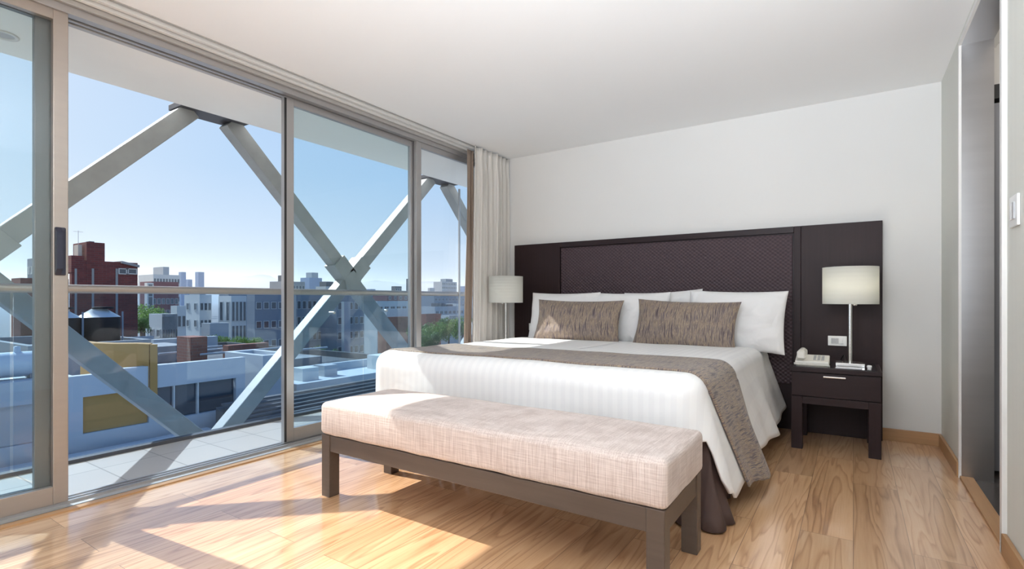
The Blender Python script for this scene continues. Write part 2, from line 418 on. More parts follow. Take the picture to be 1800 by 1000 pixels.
def sateen_mat():
    m, nt, b = new_mat('white_sateen_stripe'); L = nt.links.new
    b.inputs['Base Color'].default_value = (.80, .79, .785, 1)
    tc = N(nt, 'ShaderNodeTexCoord'); sp = N(nt, 'ShaderNodeSeparateXYZ'); L(tc.outputs['Object'], sp.inputs[0])
    a = N(nt, 'ShaderNodeMath', operation='MULTIPLY'); a.inputs[1].default_value = 2 * PI / .05; L(sp.outputs['X'], a.inputs[0])
    s = N(nt, 'ShaderNodeMath', operation='SINE'); L(a.outputs[0], s.inputs[0])
    gt = N(nt, 'ShaderNodeMapRange'); gt.inputs['From Min'].default_value = -.2; gt.inputs['From Max'].default_value = .2
    gt.inputs['To Min'].default_value = .70; gt.inputs['To Max'].default_value = .60; L(s.outputs[0], gt.inputs['Value'])
    L(gt.outputs[0], b.inputs['Roughness'])
    mx = N(nt, 'ShaderNodeMix', data_type='RGBA'); mx.inputs[6].default_value = (.785, .78, .78, 1); mx.inputs[7].default_value = (.815, .81, .805, 1)
    g2 = N(nt, 'ShaderNodeMapRange'); g2.inputs['From Min'].default_value = -.2; g2.inputs['From Max'].default_value = .2; L(s.outputs[0], g2.inputs['Value'])
    L(g2.outputs[0], mx.inputs[0]); L(mx.outputs[2], b.inputs['Base Color'])
    n1 = N(nt, 'ShaderNodeTexNoise', Scale=3.5, Detail=2, Distortion=1.0); L(tc.outputs['Object'], n1.inputs['Vector'])
    bp = N(nt, 'ShaderNodeBump', Strength=.22, Distance=.05); L(n1.outputs['Fac'], bp.inputs['Height']); L(bp.outputs[0], b.inputs['Normal'])
    return m
M['sateen'] = sateen_mat()

# ------------------------------------------------------------------ room shell
ZC = 2.48          # ceiling
YB = 4.54          # headboard wall
XR = .50           # right wall
XG = -3.20         # glazing line
YK = -3.0          # wall behind the camera
ZS, XE = 2.387, -4.0    # balcony soffit height and edge

def struct(name, mb, m, label, cat):
    o = mb.build(name, m)
    return tag(o, label, cat, kind='structure')

struct('floor', MB().box(-3.13, XR + .02, YK, YB + .1, -.2, 0), M['oak'], 'light oak plank floor of the bedroom', 'floor')
struct('ceiling', MB().box(-3.05, XR + .2, YK - .1, YB + .1, ZC, ZC + .35), M['ceil'], 'plain white ceiling over the bed', 'ceiling')
struct('wall_back', MB().box(-3.30, XR + .25, YB, YB + .2, -.2, ZC + .3), M['wall'], 'warm white wall behind the headboard', 'wall')
struct('wall_front', MB().box(-3.30, XR + .25, YK - .2, YK, -.2, ZC + .3), M['wall'], 'warm white wall behind the viewer', 'wall')
OY0, OY1, OZ = 2.77, 3.80, 2.425
w = MB()
w.box(XR, XR + .14, OY1, YB, -.2, ZC + .3)
w.box(XR, XR + .14, YK, OY0, -.2, ZC + .3)
w.box(XR, XR + .14, OY0, OY1, OZ, ZC + .3)
struct('wall_right', w, M['wall_r'], 'grey green papered wall with the steel lined opening', 'wall')
# baseboards
struct('baseboard_back', MB().box(.17, XR, YB - .016, YB, 0, .085, .003), M['oakx'], 'oak skirting board below the white wall', 'baseboard')
struct('baseboard_right', MB().box(XR - .016, XR, OY1 + .005, YB - .016, 0, .085, .003), M['oaky'], 'oak skirting between the corner and the steel jamb', 'baseboard')
struct('baseboard_near', MB().box(XR - .016, XR, YK, OY0 - .012, 0, .085, .003), M['oaky'], 'oak skirting under the light switch at the right edge', 'baseboard')
# steel lined opening
t = thing('trim_1', (XR, OY1, 0), 'brushed stainless lining of the opening in the right wall', 'door lining', kind='structure')
MB().box(XR + .004, XR + .14, OY1 - .006, OY1 - .001, 0, OZ).build('far_jamb', M['inox'], t)
MB().box(XR + .004, XR + .14, OY0 + .001, OY0 + .006, 0, OZ).build('near_jamb', M['inox'], t)
MB().box(XR + .004, XR + .14, OY0 + .006, OY1 - .006, OZ - .006, OZ - .001).build('head', M['inox'], t)
MB().box(XR - .008, XR + .004, OY1 - .008, OY1 + .018, 0, OZ + .02).build('edge_trim', M['white_metal'], t)
MB().box(XR - .008, XR + .004, OY0 + .006, OY1 - .008, OZ - .006, OZ + .02).build('edge_trim', M['white_metal'], t)
MB().box(XR - .016, XR + .004, OY0 - .028, OY0 + .008, 0, OZ + .02, .003).build('edge_trim', M['white_metal'], t)
struct('trim_2', MB().box(XR - .004, XR + .055, OY0 + .008, OY1 - .008, 0.0, .014, .002), M['oaky'], 'raised oak threshold strip in the opening', 'threshold')
# lobby beyond the opening
struct('floor_lobby', MB().box(XR + .021, 2.2, 2.2, 4.6, -.2, 0), M['darkfloor'], 'dark stone floor beyond the oak threshold', 'floor')
w = MB(); w.box(2.0, 2.1, 2.0, 4.7, 0, 2.7); w.box(XR + .14, 2.1, 4.1, 4.2, 0, 2.7); w.box(XR + .14, 2.1, 2.0, 2.1, 0, 2.7); w.box(XR + .14, 2.1, 2.0, 4.2, 2.5, 2.6)
struct('wall_lobby', w, M['wall'], 'white walls of the lobby beyond the opening', 'wall')
t = thing('door_3', (XR + .17, 3.99, 0), 'grey painted door seen through the steel lined opening', 'door', kind='structure')
MB().box(XR + .165, 1.45, 3.98, 4.02, .02, 2.12, .004).build('leaf', M['greydoor'], t)
MB().box(XR + .142, XR + .163, 3.96, 4.06, 0, 2.16).build('frame', M['gasket'], t)
MB().box(XR + .142, 1.5, 3.96, 4.06, 2.14, 2.22).build('frame', M['gasket'], t)

# ------------------------------------------------------------------ glazing
t = thing('trim_3', (XG, 0, ZS), 'stepped aluminium head track above the sliding windows', 'track', kind='structure')
MB().box(-3.30, -3.05, YK, YB, ZC + .03, ZC + .35).build('pocket', M['white_metal'], t)
MB().box(-3.062, -3.05, YK, YB, ZC - .004, ZC + .05).build('edge_bead', M['track'], t)
MB().box(-3.10, -3.075, YK, YB, ZC - .022, ZC + .04, .002).build('curtain_rail', M['white_metal'], t)
MB().box(-3.14, -3.115, YK, YB, ZC - .035, ZC + .04, .002).build('curtain_rail', M['white_metal'], t)
MB().box(-3.205, -3.145, YK, YB, ZC - .06, ZC + .04, .003).build('upper_track', M['track'], t)
MB().box(-3.215, -3.165, YK, YB, ZS - .005, ZC - .06, .002).build('lower_track', M['alu_cool'], t)
MB().box(-3.245, -3.225, YK, YB, ZS - .012, ZC + .03, .002).build('lower_track', M['alu_cool'], t)
MB().box(-3.285, -3.255, YK, YB, ZS - .018, ZC + .03, .002).build('lower_track', M['track'], t)
t = thing('trim_4', (XG, 0, 0), 'aluminium sill track along the foot of the windows', 'track', kind='structure')
MB().box(-3.29, -3.145, YK, YB, -.2, .006).build('sill', M['track'], t)
for xa in (-3.275, -3.235, -3.195):
    MB().box(xa - .006, xa + .006, YK, YB, .006, .020).build('rail', M['alu_cool'], t)
MB().box(-3.145, -3.128, YK, YB, -.05, .003).build('gap', M['gasket'], t)
MB().box(-3.128, -3.085, YK, YB, -.02, .008, .002).build('oak_edge', M['oaky'], t)

def leaf(name, label, y0, y1, xc, glass, sw=.058, zb=.022, zt=2.385, rb=.085, rt=.05, m='alu', th=.034, lw=None, rw=None):
    t = thing(name, (xc, (y0 + y1) / 2, zb), label, 'sliding window', kind='structure')
    lw = lw or sw; rw = rw or sw
    MB().box(xc - th / 2, xc + th / 2, y0, y0 + lw, zb, zt, .003).build('stile', M[m], t)
    MB().box(xc - th / 2, xc + th / 2, y1 - rw, y1, zb, zt, .003).build('stile', M[m], t)
    MB().box(xc - th / 2 + .001, xc + th / 2 - .001, y0 + lw, y1 - rw, zb, zb + rb, .002).build('bottom_rail', M[m], t)
    MB().box(xc - th / 2 + .001, xc + th / 2 - .001, y0 + lw, y1 - rw, zt - rt, zt, .002).build('top_rail', M[m], t)
    MB().box(xc - .004, xc + .004, y0 + lw - .004, y1 - rw + .004, zb + rb - .004, zt - rt + .004).build('glass_pane', M[glass], t)
    return t

d1 = leaf('door_1', 'inner sliding glass door at far left with the dark pull handle', -.34, .905, -3.195, 'glass_open')
h = MB().box(-3.178, -3.166, .852, .893, 1.115, 1.345, .005).build('handle', M['handle'], d1)
hp = MB()
hp.prism([(-3.166, 1.118), (-3.140, 1.145), (-3.140, 1.318), (-3.166, 1.343)], 'y', .851, .873)
hp.build('grip', M['handle'], h)
d2 = leaf('door_2', 'outer sliding glass door stacked behind the handled one at far left', -.40, .865, -3.238, 'glass_tint', m='alu_dark', sw=.075)
d0 = leaf('window_4', 'further sliding pane beyond the left edge', -2.9, -.34, -3.275, 'glass_open')
w1 = leaf('window_1', 'tall fixed pane between the open gap and the double post', 2.070, 3.325, -3.238, 'glass_tint', m='alu_cool', lw=.075, rw=.055, rb=.09)
w2 = leaf('window_2', 'narrow pane between the double post and the curtain', 3.300, 4.53, -3.195, 'glass_open', m='alu_cool', sw=.06, rb=.09)
MB().box(-3.222, -3.216, 2.072, 2.086, .03, 2.37).build('gasket', M['gasket'], w1)

# ------------------------------------------------------------------ balcony
BY0, BY1 = -3.2, 6.6
struct('floor_balcony', MB().box(XE + .03, -3.291, BY0, BY1, -.25, -.002), M['balc_tile'], 'beige tiled balcony floor outside the windows', 'balcony floor')
t = thing('ceiling_balcony', (-3.6, 1.5, ZS), 'white balcony soffit outside the windows', 'balcony ceiling', kind='structure')
MB().box(XE, -3.30, BY0, BY1, ZS, ZS + .4).build('slab', M['soffit'], t)
dl = tag(thing('recessed_downlight', (-3.72, .79, ZS), 'round recessed downlight in the balcony soffit', 'light'), 'round recessed downlight in the balcony soffit at upper left', 'light')
MB().lathe([(.062, -.001), (.062, -.006), (.045, -.006), (.043, -.001)], (-3.72, .79, ZS), 32).build('bezel', M['white_metal'], dl)
MB().lathe([(.0001, -.0015), (.043, -.0015)], (-3.72, .79, ZS), 32).build('lens', M['gplastic'], dl)
# balustrade
XB = -4.0
XT, PER, NODE0, ZN, SL = -4.25, 2.69, .744, 1.206, 1.03
t = thing('balcony_railing', (XB, 1.7, 0), 'glass balustrade with a round steel handrail along the balcony', 'railing')
MB().tube([(XB, BY0, 1.064), (XB, BY1, 1.064)], .027, 20).build('handrail', M['alu'], t)
for a, b in ((BY0, -1.72), (-1.705, .875), (.89, 3.405), (3.42, 5.95)):
    MB().box(XB - .006, XB + .006, a, b, -.10, 1.05).build('glass_panel', M['glass_rail'], t)
MB().box(XB - .03, XB + .028, BY0, BY1, -.25, .02).build('base_channel', M['plate'], t)
for i, (sy, sz) in enumerate(((3.06, .876), (3.70, .885))):
    MB().tube([(XB - .045, sy, sz), (XB + .022, sy, sz)], .013, 12).build('glass_clamp', M['track'], t)
t = thing('glass_screen', (-3.6, 4.85, 0), 'upright clear glass screen across the far end of the balcony', 'screen')
MB().box(-3.96, -3.34, 4.845, 4.857, .0, 2.32).build('pane', M['glass_open'], t)
MB().box(-3.975, -3.96, 4.84, 4.862, .0, 2.33).build('edge_post', M['alu_cool'], t)

# diagonal steel bracing outside the balustrade
def cross(k, label, dark_plate=True):
    yn = NODE0 + PER * k
    t = thing('cross_brace', (XT, yn, ZN), label, 'brace', 'steel cross braces outside the balcony')
    W = .125
    for sy in (-1, 1):
        for sz in (-1, 1):
            L_ = (2.44 - ZN) if sz > 0 else (ZN + .30)
            dy = sy * L_ / SL
            MB().bar((XT, yn + sy * .03, ZN + sz * .03 * SL), (XT, yn + dy, ZN + sz * L_), W, W, (1, 0, 0), .006).build('strut', M['steelpaint'], t)
            if sz > 0:
                a, b = .02, .24
                ux, uz = 1 / math.hypot(1, SL), SL / math.hypot(1, SL)
                MB().bar((XT, yn + sy * a * ux, ZN + a * uz), (XT, yn + sy * b * ux, ZN + b * uz), W + .035, W + .035, (1, 0, 0), .004).build('collar', M['steelpaint'], t)
                if sy > 0: MB().box(XT - .09, XE - .002, yn + PER / 2 - .255, yn + PER / 2 + .255, 2.432, 2.475, .003).build('top_plate', M['plate'], t)
    g = MB()
    g.prism([(yn - .10, ZN), (yn, ZN + .085), (yn + .10, ZN), (yn + .075, ZN - .12), (yn - .075, ZN - .12)], 'x', XT - .081, XT + .081)
    g.build('hub', M['steelpaint'], t)
    return t
cross(0, 'grey steel cross brace behind the handled sliding door')
cross(1, 'grey steel cross brace with its hub above the handrail between two posts')
cross(2, 'grey steel cross brace half hidden behind the curtain')

# ------------------------------------------------------------------ headboard
t = thing('headboard', (-1.38, YB - .03, 0), 'wide dark wenge headboard panel with a woven inset', 'headboard')
HX0, HX1, HZ, HY = -2.93, .172, 1.557, 4.48
PX0, PX1, PZ = -2.395, -.383, 1.505
MB().box(HX0, PX0 - .004, HY, YB - .001, 0, HZ, .002).build('side_panel', M['wenge'], t)
MB().box(PX1 + .052, HX1, HY, YB - .001, 0, HZ, .002).build('side_panel', M['wenge'], t)
MB().box(PX1 + .004, PX1 + .050, HY, YB - .001, 0, HZ, .002).build('stile', M['wenge'], t)
MB().box(PX0 - .003, PX1 + .003, HY, YB - .001, PZ + .004, HZ, .002).build('top_rail', M['wengex'], t)
MB().box(PX0 - .003, PX1 + .003, HY + .02, YB - .001, 0, PZ + .003).build('backing', M['wengex'], t)
MB().box(PX0 + .006, PX1 - .006, HY + .004, HY + .02, .35, PZ - .006, .006).build('padded_panel', M['weave'], t)

def switch_plate(name, label, cx, cy, cz, wdt, hgt, axis, keys, cat='switch'):
    """axis 'y': faces -Y ; axis 'x': faces -X"""
    t = thing(name, (cx, cy, cz), label, cat)
    def bx(u0, u1, d0, d1, z0, z1, bev=.002):
        if axis == 'y': return MB().box(cx + u0, cx + u1, cy - d1, cy - d0, cz + z0, cz + z1, bev)
        return MB().box(cx - d1, cx - d0, cy + u0, cy + u1, cz + z0, cz + z1, bev)
    bx(-wdt / 2, wdt / 2, 0, .009, -hgt / 2, hgt / 2, .003).build('plate', M['wplastic'], t)
    for a, b, m in keys:
        bx(a, b, .0085, .014, -hgt * .27, hgt * .27, .0015).build('rocker', M[m], t)
    return t
switch_plate('light_switch', 'white switch plate on the headboard behind the right lamp stem', -.098, HY - .0005, .695, .118, .072, 'y', [(-.038, -.014, 'gplastic'), (-.012, .008, 'gplastic'), (.010, .034, 'wplastic')])
switch_plate('power_socket', 'white outlet plate on the headboard beside the left pillow', -2.70, HY - .0005, .722, .10, .07, 'y', [(-.030, -.012, 'wplastic'), (-.010, .010, 'gplastic'), (.012, .030, 'wplastic')], 'socket')
switch_plate('light_switch', 'white light switch on the papered wall at the right edge', XR - .0005, 2.605, 1.325, .115, .115, 'x', [(-.030, -.002, 'gplastic'), (.002, .030, 'wplastic')])

# ------------------------------------------------------------------ bed
bed = thing('bed', (-1.55, 3.4, 0), 'king size bed made up in white with a dark brown valance', 'bed')
XL, XRB, YF, YH, ZT, RR = -2.64, -.56, 2.31, 4.45, .640, .085
MB().box(XL + .04, XRB - .04, YF + .06, YH, .06, .34, .01).build('bed_base', M['skirt'], bed)
MB().box(XL + .03, XRB - .03, YF + .05, YH, .34, .60, .05, seg=3).build('mattress', M['duvet'], bed)
def sm(a, b, x):
    t_ = max(0, min(1, (x - a) / (b - a))); return t_ * t_ * (3 - 2 * t_)
def nz(x, y, z=0): return noise.noise(Vector((x, y, z)))
def ztop(x, y):
    z = ZT + .010 * nz(x * 1.6, y * 1.6, 3) + .004 * nz(x * 5, y * 4, 9)
    z += .018 * math.exp(-((y - (YF + .10)) / .25) ** 2) * (.6 + .4 * nz(x * 2, 1, 5))   # puffy foot edge
    z -= .02 * sm(4.0, 4.4, y)
    return z
RC = .035
def perim():
    """U-shaped path: right side head->foot, foot right->left, left side foot->head; inner line (before the roll)"""
    xr, xl, yf = XRB - RR, XL + RR, YF + RR
    P = []
    n = 110
    for i in range(n): P.append((Vector((xr, YH + (yf + RC - YH) * i / n)), Vector((1, 0)), 'R'))
    for i in range(14):
        a = PI / 2 * i / 14; P.append((Vector((xr - RC + RC * math.cos(a), yf + RC - RC * math.sin(a))), Vector((math.cos(a), -math.sin(a))), 'CR'))
    for i in range(n): P.append((Vector((xr - RC + (xl + RC - xr + RC) * i / n, yf)), Vector((0, -1)), 'F'))
    for i in range(14):
        a = PI / 2 * i / 14; P.append((Vector((xl + RC - RC * math.sin(a), yf + RC - RC * math.cos(a))), Vector((-math.sin(a), -math.cos(a))), 'CL'))
    for i in range(n + 1): P.append((Vector((xl, yf + RC + (YH - yf - RC) * i / n)), Vector((-1, 0)), 'L'))
    return P
def side_out(side, y, x, q):
    """extra outward offset of the hanging cloth at depth fraction q (0..1)"""
    if side == 'R':
        wv = .020 * math.sin(y * 9.0 + .6) + .012 * math.sin(y * 17 + 2) + .02 * nz(y * 3, 0, 2)
        return q * .125 + q * wv
    if side == 'F':
        return .012 * math.sin(q * PI) + q * (-.03) + q * .012 * math.sin(x * 8)
    return q * .05 + q * .015 * math.sin(y * 8)
def hem(side, y, x):
    if side == 'R': return .135 + .012 * math.sin(y * 6) + .04 * sm(3.6, 4.4, y) - .025 * math.exp(-((y - 2.45) / .1) ** 2)
    if side == 'F': return .375
    return .22
P = perim(); nP = len(P)
rows = []
ROLL = 7; HANG = 16
xc = (XL + XRB) / 2
def mix_side(tagname, nrm):
    # weights of right / foot / left
    if tagname in ('R', 'F', 'L'): return {tagname: 1.0}
    f = abs(nrm.y); f = f * f * (3 - 2 * f)
    return {('R' if tagname == 'CR' else 'L'): 1 - f, 'F': f}
for (p, n_, tg) in P:
    col = []
    m_ = Vector((xc, max(p.y, YF + .95)))
    if tg in ('F', 'CR', 'CL'): m_ = Vector((xc, YF + .95))
    for i in range(18):
        q = p.lerp(m_, 1 - i / 17)
        col.append((q.x, q.y, ztop(q.x, q.y)))
    zt = ztop(p.x, p.y)
    for i in range(1, ROLL + 1):
        a = PI / 2 * i / ROLL
        q = p + n_ * (RR * math.sin(a)); col.append((q.x, q.y, zt - RR * (1 - math.cos(a))))
    ws = mix_side(tg, n_)
    hz = sum(w_ * hem(s, p.y, p.x) for s, w_ in ws.items())
    if tg == 'CR':   # the side flap ends in a dropped tail just before the corner
        f = abs(n_.y); hz = .15 + (.375 - .15) * sm(.12, .42, f)
    z0 = zt - RR
    for i in range(1, HANG + 1):
        q_ = i / HANG
        o_ = sum(w_ * side_out(s, p.y, p.x, q_ * (z0 - hz) / .40) for s, w_ in ws.items())
        q = p + n_ * (RR + o_); col.append((q.x, q.y, z0 + (hz - z0) * q_))
    rows.append(col)
mb = MB(); mb.grid(rows)
duvet = mb.build('duvet', M['sateen'], bed)
md = duvet.modifiers.new('thick', 'SOLIDIFY'); md.thickness = .012; md.offset = -1
# valance: pleated dark skirt
rows = []
pts = []
for i in range(240): pts.append((Vector((-.495, 4.40 + (2.40 - 4.40) * i / 240)), Vector((1, 0))))
for i in range(8):
    a = PI / 2 * i / 8; pts.append((Vector((-.535 + .04 * math.cos(a), 2.40 - .04 * math.sin(a))), Vector((math.cos(a), -math.sin(a)))))
for i in range(241): pts.append((Vector((-.535 + (-2.52 + .535) * i / 240, 2.36)), Vector((0, -1))))
s_ = 0; prev = None
for p, n_ in pts:
    if prev is not None: s_ += (p - prev).length
    prev = p
    col = []
    for k in range(9):
        f = k / 8
        o_ = .005 + (f ** 1.7) * .080 * sm(1.75, 2.0, s_) - .022 * (1 - f) * sm(1.75, 2.0, s_) + f * (.012 + .008 * sm(1.8, 2.0, s_)) * math.sin(s_ * 62 + .4)
        q = p + n_ * (o_ - .04); col.append((q.x, q.y, .42 * (1 - f) + .006 * f))
    rows.append(col)
sk = MB().grid(rows).build('valance', M['skirt'], bed)
md = sk.modifiers.new('thick', 'SOLIDIFY'); md.thickness = .006

# runner laid across the foot of the bed (follows the duvet surface)
def duvet_pt(y, a, lift):
    """a: arc position across the bed; 0 at xc"""
    xr, xl = XRB - RR, XL + RR
    half = (xr - xl) / 2; s = 1 if a >= 0 else -1; d = abs(a)
    if d <= half:
        x = xc + s * d; return Vector((x, y, ztop(x, y) + lift))
    d -= half; zt = ztop(xr if s > 0 else xl, y); edge = xr if s > 0 else xl
    R2 = RR + lift
    if d <= R2 * PI / 2:
        an = d / R2; return Vector((edge + s * R2 * math.sin(an), y, zt + lift - R2 * (1 - math.cos(an))))
    d -= R2 * PI / 2
    z0 = zt - RR; hz = hem('R' if s > 0 else 'L', y, 0); q = d / (z0 - hz)
    return Vector((edge + s * (R2 + side_out('R' if s > 0 else 'L', y, 0, q * (z0 - hz) / .40) + .006), y, z0 - d))
rows = []; uvs = []
A0, A1, ny = -(1.04 + .22), (.955 + .085 * PI / 2 + .47), 26
na = 190
for j in range(ny + 1):
    row = []; ur = []
    for i in range(na + 1):
        a = A0 + (A1 - A0) * i / na
        hang = max(0, a - 1.06) / .45
        ya = 2.435 + .20 * hang; yb = 3.085 + .02 * hang
        f = j / ny
        y = ya + (yb - ya) * f + .006 * math.sin(a * 3)
        lift = .011 + .003 * abs(math.sin(f * 21 + a)) * min(1, hang + .2) 
        pt = duvet_pt(y, a, lift)
        if hang > .8: pt.z += .03 * (hang - .8) * math.sin(f * 9)
        row.append(pt); ur.append((a, y))
    rows.append(row); uvs.append(ur)
mb = MB(); mb.grid(rows, uvs)
run = mb.build('bed_runner', M['stripe'], None, origin=(-1.5, 2.76, ZT))
tag(run, 'taupe striped runner laid across the bed and hanging down its right side', 'bed runner')
md = run.modifiers.new('thick', 'SOLIDIFY'); md.thickness = .009; md.offset = 1

# ------------------------------------------------------------------ pillows
def pillow(name, label, cat, group, m, w, h, th, base, lean, yaw=0, roll=0, seed=0, plump=2.6, pinch=.05, flat=0):
    n1, n2 = 44, 30
    R = Matrix.Rotation(yaw, 3, 'Z') @ Matrix.Rotation(lean, 3, 'X') @ Matrix.Rotation(roll, 3, 'Y')
    def P_(u, v, s):
        prof = max(0, (1 - abs(u) ** plump) * (1 - abs(v) ** plump)) ** .55
        x = w / 2 * u * (1 - pinch * (1 - v * v) * abs(u) ** 3)
        z = h / 2 * v * (1 - pinch * 1.3 * (1 - u * u) * abs(v) ** 3)
        wr = .016 * nz(u * 2.4 + seed, v * 2.4, s * 4 + seed) + .007 * nz(u * 8 + seed, v * 5, s * 7)
        cr = .010 * math.sin(9 * (abs(u) + abs(v)) + seed) * max(0, abs(u) + abs(v) - 1.1)
        y = s * (th / 2 * prof * (1 - flat * max(0, v)) + (wr + cr) * min(1, prof * 2))
        q = R @ Vector((x, y, z + h / 2))
        return Vector(base) + q
    mb = MB()
    for s in (-1, 1):
        rows = []; uv = []
        for i in range(n2 + 1):
            v = -math.cos(PI * i / n2); row = []; ur = []
            for k in range(n1 + 1):
                u = -math.cos(PI * k / n1)
                row.append(P_(u, v, s)); ur.append((u * w / 2 + seed * .37, v * h / 2))
            rows.append(row); uv.append(ur)
        mb.grid(rows, uv)
    bmesh.ops.remove_doubles(mb.bm, verts=list(mb.bm.verts), dist=.0006)
    o = mb.build(name, m, None, origin=base, recalc=True)
    return tag(o, label, cat, group)
WP = 'white pillows against the headboard'
pillow('pillow', 'white bed pillow farthest left, behind the left striped cushion', 'pillow', WP, M['pillowcase'], .70, .46, .19, (-2.24, 4.20, .615), -.22, .03, .0, 1)
pillow('pillow', 'white bed pillow showing between the two striped cushions', 'pillow', WP, M['pillowcase'], .72, .455, .17, (-1.63, 4.24, .615), -.20, -.02, .0, 2)
pillow('pillow', 'white bed pillow with one raised corner behind the right striped cushion', 'pillow', WP, M['pillowcase'], .68, .47, .12, (-1.36, 4.395, .605), -.10, .0, -.045, 3)
pillow('pillow', 'white bed pillow farthest right, beside the phone nightstand', 'pillow', WP, M['pillowcase'], .72, .475, .20, (-.77, 4.20, .605), -.22, -.06, .02, 4)
CP = 'striped cushions leaning on the pillows'
pillow('throw_cushion', 'striped taupe cushion leaning on the pillows at the left, away from the phone', 'cushion', CP, M['stripe'], .80, .39, .16, (-2.00, 3.99, .625), -.32, .08, .012, 5, pinch=.07)
pillow('throw_cushion', 'striped taupe cushion leaning on the pillows at the right, nearer the phone', 'cushion', CP, M['stripe'], .80, .39, .16, (-1.10, 4.00, .620), -.30, -.05, .03, 6, pinch=.07)

# ------------------------------------------------------------------ bench
bn = thing('bench', (-1.385, 1.9, 0), 'long upholstered bench in beige linen at the foot of the bed', 'bench')
bx0, bx1, by0, by1 = -2.262, -.508, 1.662, 2.14
lw = .062
for x in (bx0, bx1 - lw):
    for y in (by0, by1 - lw):
        MB().box(x, x + lw, y, y + lw, 0, .315, .003).build('leg', M['benchwood'], bn)
MB().box(bx0 + lw, bx1 - lw, by0 + .004, by0 + .034, .232, .313, .003).build('rail', M['benchwood'], bn)
MB().box(bx0 + lw, bx1 - lw, by1 - .034, by1 - .004, .232, .313, .003).build('rail', M['benchwood'], bn)
MB().box(bx0 + .004, bx0 + .034, by0 + lw, by1 - lw, .232, .313, .003).build('rail', M['benchwood'], bn)
MB().box(bx1 - .034, bx1 - .004, by0 + lw, by1 - lw, .232, .313, .003).build('rail', M['benchwood'], bn)
def cushion_block(x0, x1, y0, y1, z0, z1, r):
    tmp = bmesh.new()
    nx, ny_, nzz = 60, 18, 6
    tmp2 = bmesh.ops.create_cube(tmp, size=1)
    for v in tmp.verts: v.co = Vector(((x0 + x1) / 2 + v.co.x * (x1 - x0), (y0 + y1) / 2 + v.co.y * (y1 - y0), (z0 + z1) / 2 + v.co.z * (z1 - z0)))
    bmesh.ops.bevel(tmp, geom=list(tmp.edges), offset=r, segments=4, profile=.5, affect='EDGES')
    for ax, cnt, lo, hi in ((0, 50, x0, x1), (1, 14, y0, y1)):
        for i in range(1, cnt):
            c = lo + (hi - lo) * i / cnt
            if c < lo + r * 1.05 or c > hi - r * 1.05: continue
            co = [0, 0, 0]; no = [0, 0, 0]; co[ax] = c; no[ax] = 1
            bmesh.ops.bisect_plane(tmp, geom=list(tmp.verts) + list(tmp.edges) + list(tmp.faces), plane_co=co, plane_no=no)
    for v in tmp.verts:
        u = (v.co.x - x0) / (x1 - x0) * 2 - 1; w_ = (v.co.y - y0) / (y1 - y0) * 2 - 1
        if v.co.z > (z0 + z1) / 2:
            v.co.z += .014 * (1 - u ** 4) * (1 - w_ ** 4) + .004 * nz(v.co.x * 4, v.co.y * 5, 1)
        hz_ = (v.co.z - z0) / (z1 - z0)
        v.co.y += (.006 * nz(v.co.x * 6, v.co.z * 9, 4) + .008 * math.sin(PI * max(0, min(1, hz_))) * w_)
        if v.co.z < z0 + .02: v.co.z += .004 * nz(v.co.x * 9, v.co.y * 9, 7)
    for f in tmp.faces: f.smooth = True
    return tmp
mb = MB(); mb.merge(cushion_block(bx0 - .006, bx1 + .008, by0 - .004, by1 + .008, .313, .478, .024)); mb.build('cushion', M['linen'], bn)

# ------------------------------------------------------------------ nightstands and lamps
def nightstand(x0, x1, label):
    y0, y1 = 3.947, 4.425
    t = thing('nightstand', ((x0 + x1) / 2, (y0 + y1) / 2, 0), label, 'nightstand', 'dark wenge nightstands')
    lw = .066
    for x in (x0, x1 - lw):
        for y in (y0 + .002, y1 - lw):
            MB().box(x, x + lw, y, y + lw, 0, .352, .002).build('leg', M['wenge'], t)
    MB().box(x0 + lw, x1 - lw, y0 + .002, y0 + .03, .305, .352, .002).build('apron', M['wengex'], t)
    MB().box(x0, x1, y0 + .02, y1, .352, .518).build('case', M['wengex'], t)
    d = MB().box(x0 + .002, x1 - .002, y0, y0 + .019, .357, .512, .002).build('drawer', M['wengex'], t)
    cx = (x0 + x1) / 2
    hb = MB(); hb.box(cx - .062, cx + .062, y0 - .022, y0 - .013, .489, .499, .002)
    for q in (-.05, .05): hb.box(cx + q - .005, cx + q + .005, y0 - .014, y0 + .001, .490, .498)
    hb.build('handle', M['chrome'], d)
    MB().box(x0 - .004, x1 + .004, y0 - .006, y1, .518, .546, .003).build('top', M['wengex'], t)
    MB().box(x0 + .022, x1 - .022, y0 + .018, y1 - .02, .5462, .5502, .001).build('glass_inset', M['tabletop'], t)
    return t
nightstand(-.350, .146, 'dark wenge nightstand with a telephone, right of the bed')
nl = nightstand(-2.935, -2.70, 'dark nightstand hidden behind the left side of the bed')

